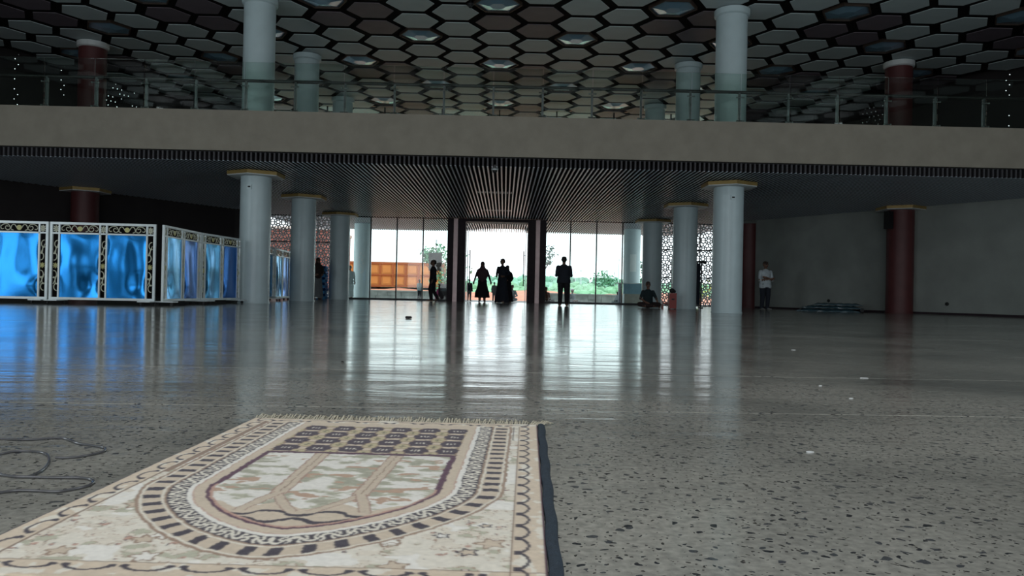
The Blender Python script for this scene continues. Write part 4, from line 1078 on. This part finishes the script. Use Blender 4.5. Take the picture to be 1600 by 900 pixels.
# trees
def leaves(mb, c, rad, n, size):
    for k in range(n):
        while True:
            v = Vector((R.uniform(-1,1),R.uniform(-1,1),R.uniform(-1,1)))
            if v.length < 1: break
        p = Vector(c)+Vector((v.x*rad[0],v.y*rad[1],v.z*rad[2])); d = Vector((R.uniform(-1,1),R.uniform(-1,1),R.uniform(-1,.3))).normalized(); s = d.cross(Vector((R.uniform(-1,1),R.uniform(-1,1),1))).normalized()
        L = size*R.uniform(.6,1.2); nn = d.cross(s)*L*.12
        mb.add([p, p+d*L*.5+s*L*.26+nn, p+d*L, p+d*L*.5-s*L*.26+nn], [(0,1,2,3)])
def tree(label, base, crown, h, size=.22, n=60, group='trees outside'):
    t = thing('tree', label, 'tree', base, group=group)
    tp = Vector((crown[0][0][0]-base[0], crown[0][0][1]-base[1], h*.8))
    MB().tube([(0,0,0),(tp.x*.3,tp.y*.3,h*.4),tuple(tp)],[h*.022,h*.017,h*.008],8).build('trunk', M_TRUNK, t, True)
    br = MB(); lf = MB()
    for c, rad in crown:
        cc = Vector(c)-Vector(base); br.tube([(tp.x*.3,tp.y*.3,h*.42),tuple((cc+Vector((tp.x*.3,tp.y*.3,h*.42)))/2+Vector((0,0,-.1))),tuple(cc)],[h*.011,h*.008,h*.003],5); leaves(lf, cc, rad, n, size)
    br.build('branches', M_TRUNK, t, True); f = lf.build('foliage', M_LEAF, t); f['kind'] = 'stuff'
def blob(pts, Y): return [((lambda q:(q.x,Y+R.uniform(-.8,.8),q.z))(ond(a,b,Y)), (rr,rr,rr*.8)) for a,b,rr in pts]
Y = 48; cr = blob([(668,395,.45),(690,392,.6),(697,402,.7),(695,420,.8),(697,436,.8),(672,404,.35),(712,400,.8),(715,425,.9),(688,441,.7)],Y)
tree('bushy green tree behind the sign board', (cr[2][0][0]+.5,Y,-.16), cr, 2.6, .30, 90)
Y = 33.2; cr = blob([(860,388,.22),(864,396,.2),(856,402,.22),(859,409,.18),(850,395,.3),(846,405,.3)],Y)
tree('leafy branch hanging beside the right door jamb', (cr[4][0][0]-.5,Y,-.003), cr, 2.2, .16, 34)
cr = blob([(1003,412,.22),(1006,422,.22),(1002,432,.2),(1008,436,.25),(1012,415,.3)],33.4)
tree('young tree between the outer right column and the third right column', (cr[4][0][0]+.1,33.4,-.003), cr, 2.0, .15, 34)
cr = blob([(1095,452,.35),(1108,446,.4),(1115,455,.4),(1100,462,.3),(1050,450,.5)],38)
tree('low bush with yellow flowers behind the right lattice screen', (cr[1][0][0],38,-.15), cr, 1.0, .16, 50)
o = MB(); tb = [q for q in bpy.data.objects if q.get('label','').startswith('low bush')][0]
for c, rad in cr[:4]: leaves(o, Vector(c)-tb.location, rad, 26, .16)
o = o.build('yellow_flowers', mat('flower_yellow',(.75,.62,.05),.6), tb); o['kind'] = 'stuff'
# wooded hills
def hills(name, label, Y0, x0, x1, prof, dep, lump, n, m):
    mb = MB(); vs = []; fs = []; nx = 60
    for i in range(nx+1):
        x = x0+(x1-x0)*i/nx; h = prof(x)
        for k,(yy,zz) in enumerate(((0,0),(dep*.35,.6),(dep,1.0),(dep*1.6,.9))): vs.append((x,Y0+yy,-.16+h*zz))
    for i in range(nx):
        for k in range(3): fs.append((i*4+k,(i+1)*4+k,(i+1)*4+k+1,i*4+k+1))
    mb.add(vs,fs)
    for k in range(n):
        x = R.uniform(x0,x1); g = R.random(); h = prof(x); s = lump*R.uniform(.6,1.3)
        y = Y0+dep*g; z = h*min(1,g*1.1)
        q = MB().ball((x,y,z),(s,s,s*.9),9,6)
        q.v = [(a+R.uniform(-.2,.2)*s,b+R.uniform(-.2,.2)*s,c+R.uniform(-.2,.2)*s) for a,b,c in q.v]; mb.add(q.v,q.f)
    tag(mb.build(name, m, None, True), label, 'hill', kind='stuff')
hills('wooded_hill', 'hazy green wooded hillside on the horizon', 150, -90,110, lambda x: 3.3+.7*math.sin(x*.09)+.5*math.sin(x*.21+1)-.012*x, 40, 1.1, 520, M_WOOD)
hills('scrub', 'green scrub and trees beyond the red soil', 86, -40,46, lambda x: 1.25+.25*math.sin(x*.3)+.2*math.sin(x*.8), 20, .6, 420, mat('scrub_green',(.22,.40,.24),.9,vary=.35,scale=.3))
c = ond(945,436,126)
tree('round dark green tree on the skyline right of centre', (c.x,126,-.16), [((c.x+a,126+b,c.z+d_),(1.6,1.2,1.0)) for a,b,d_ in ((0,0,0),(-1.5,.3,-.6),(1.8,0,-.7),(.4,.2,-1.4),(-2.4,0,-1.6),(2.9,0,-1.8),(-.2,0,.5))], 3.4, .55, 130)

# ------------------------------------------------------------------ to metres
for me in bpy.data.meshes: me.transform(Matrix.Scale(K,4))
for o in bpy.data.objects:
    if o.type in ('MESH','EMPTY'): o.location = o.location*K
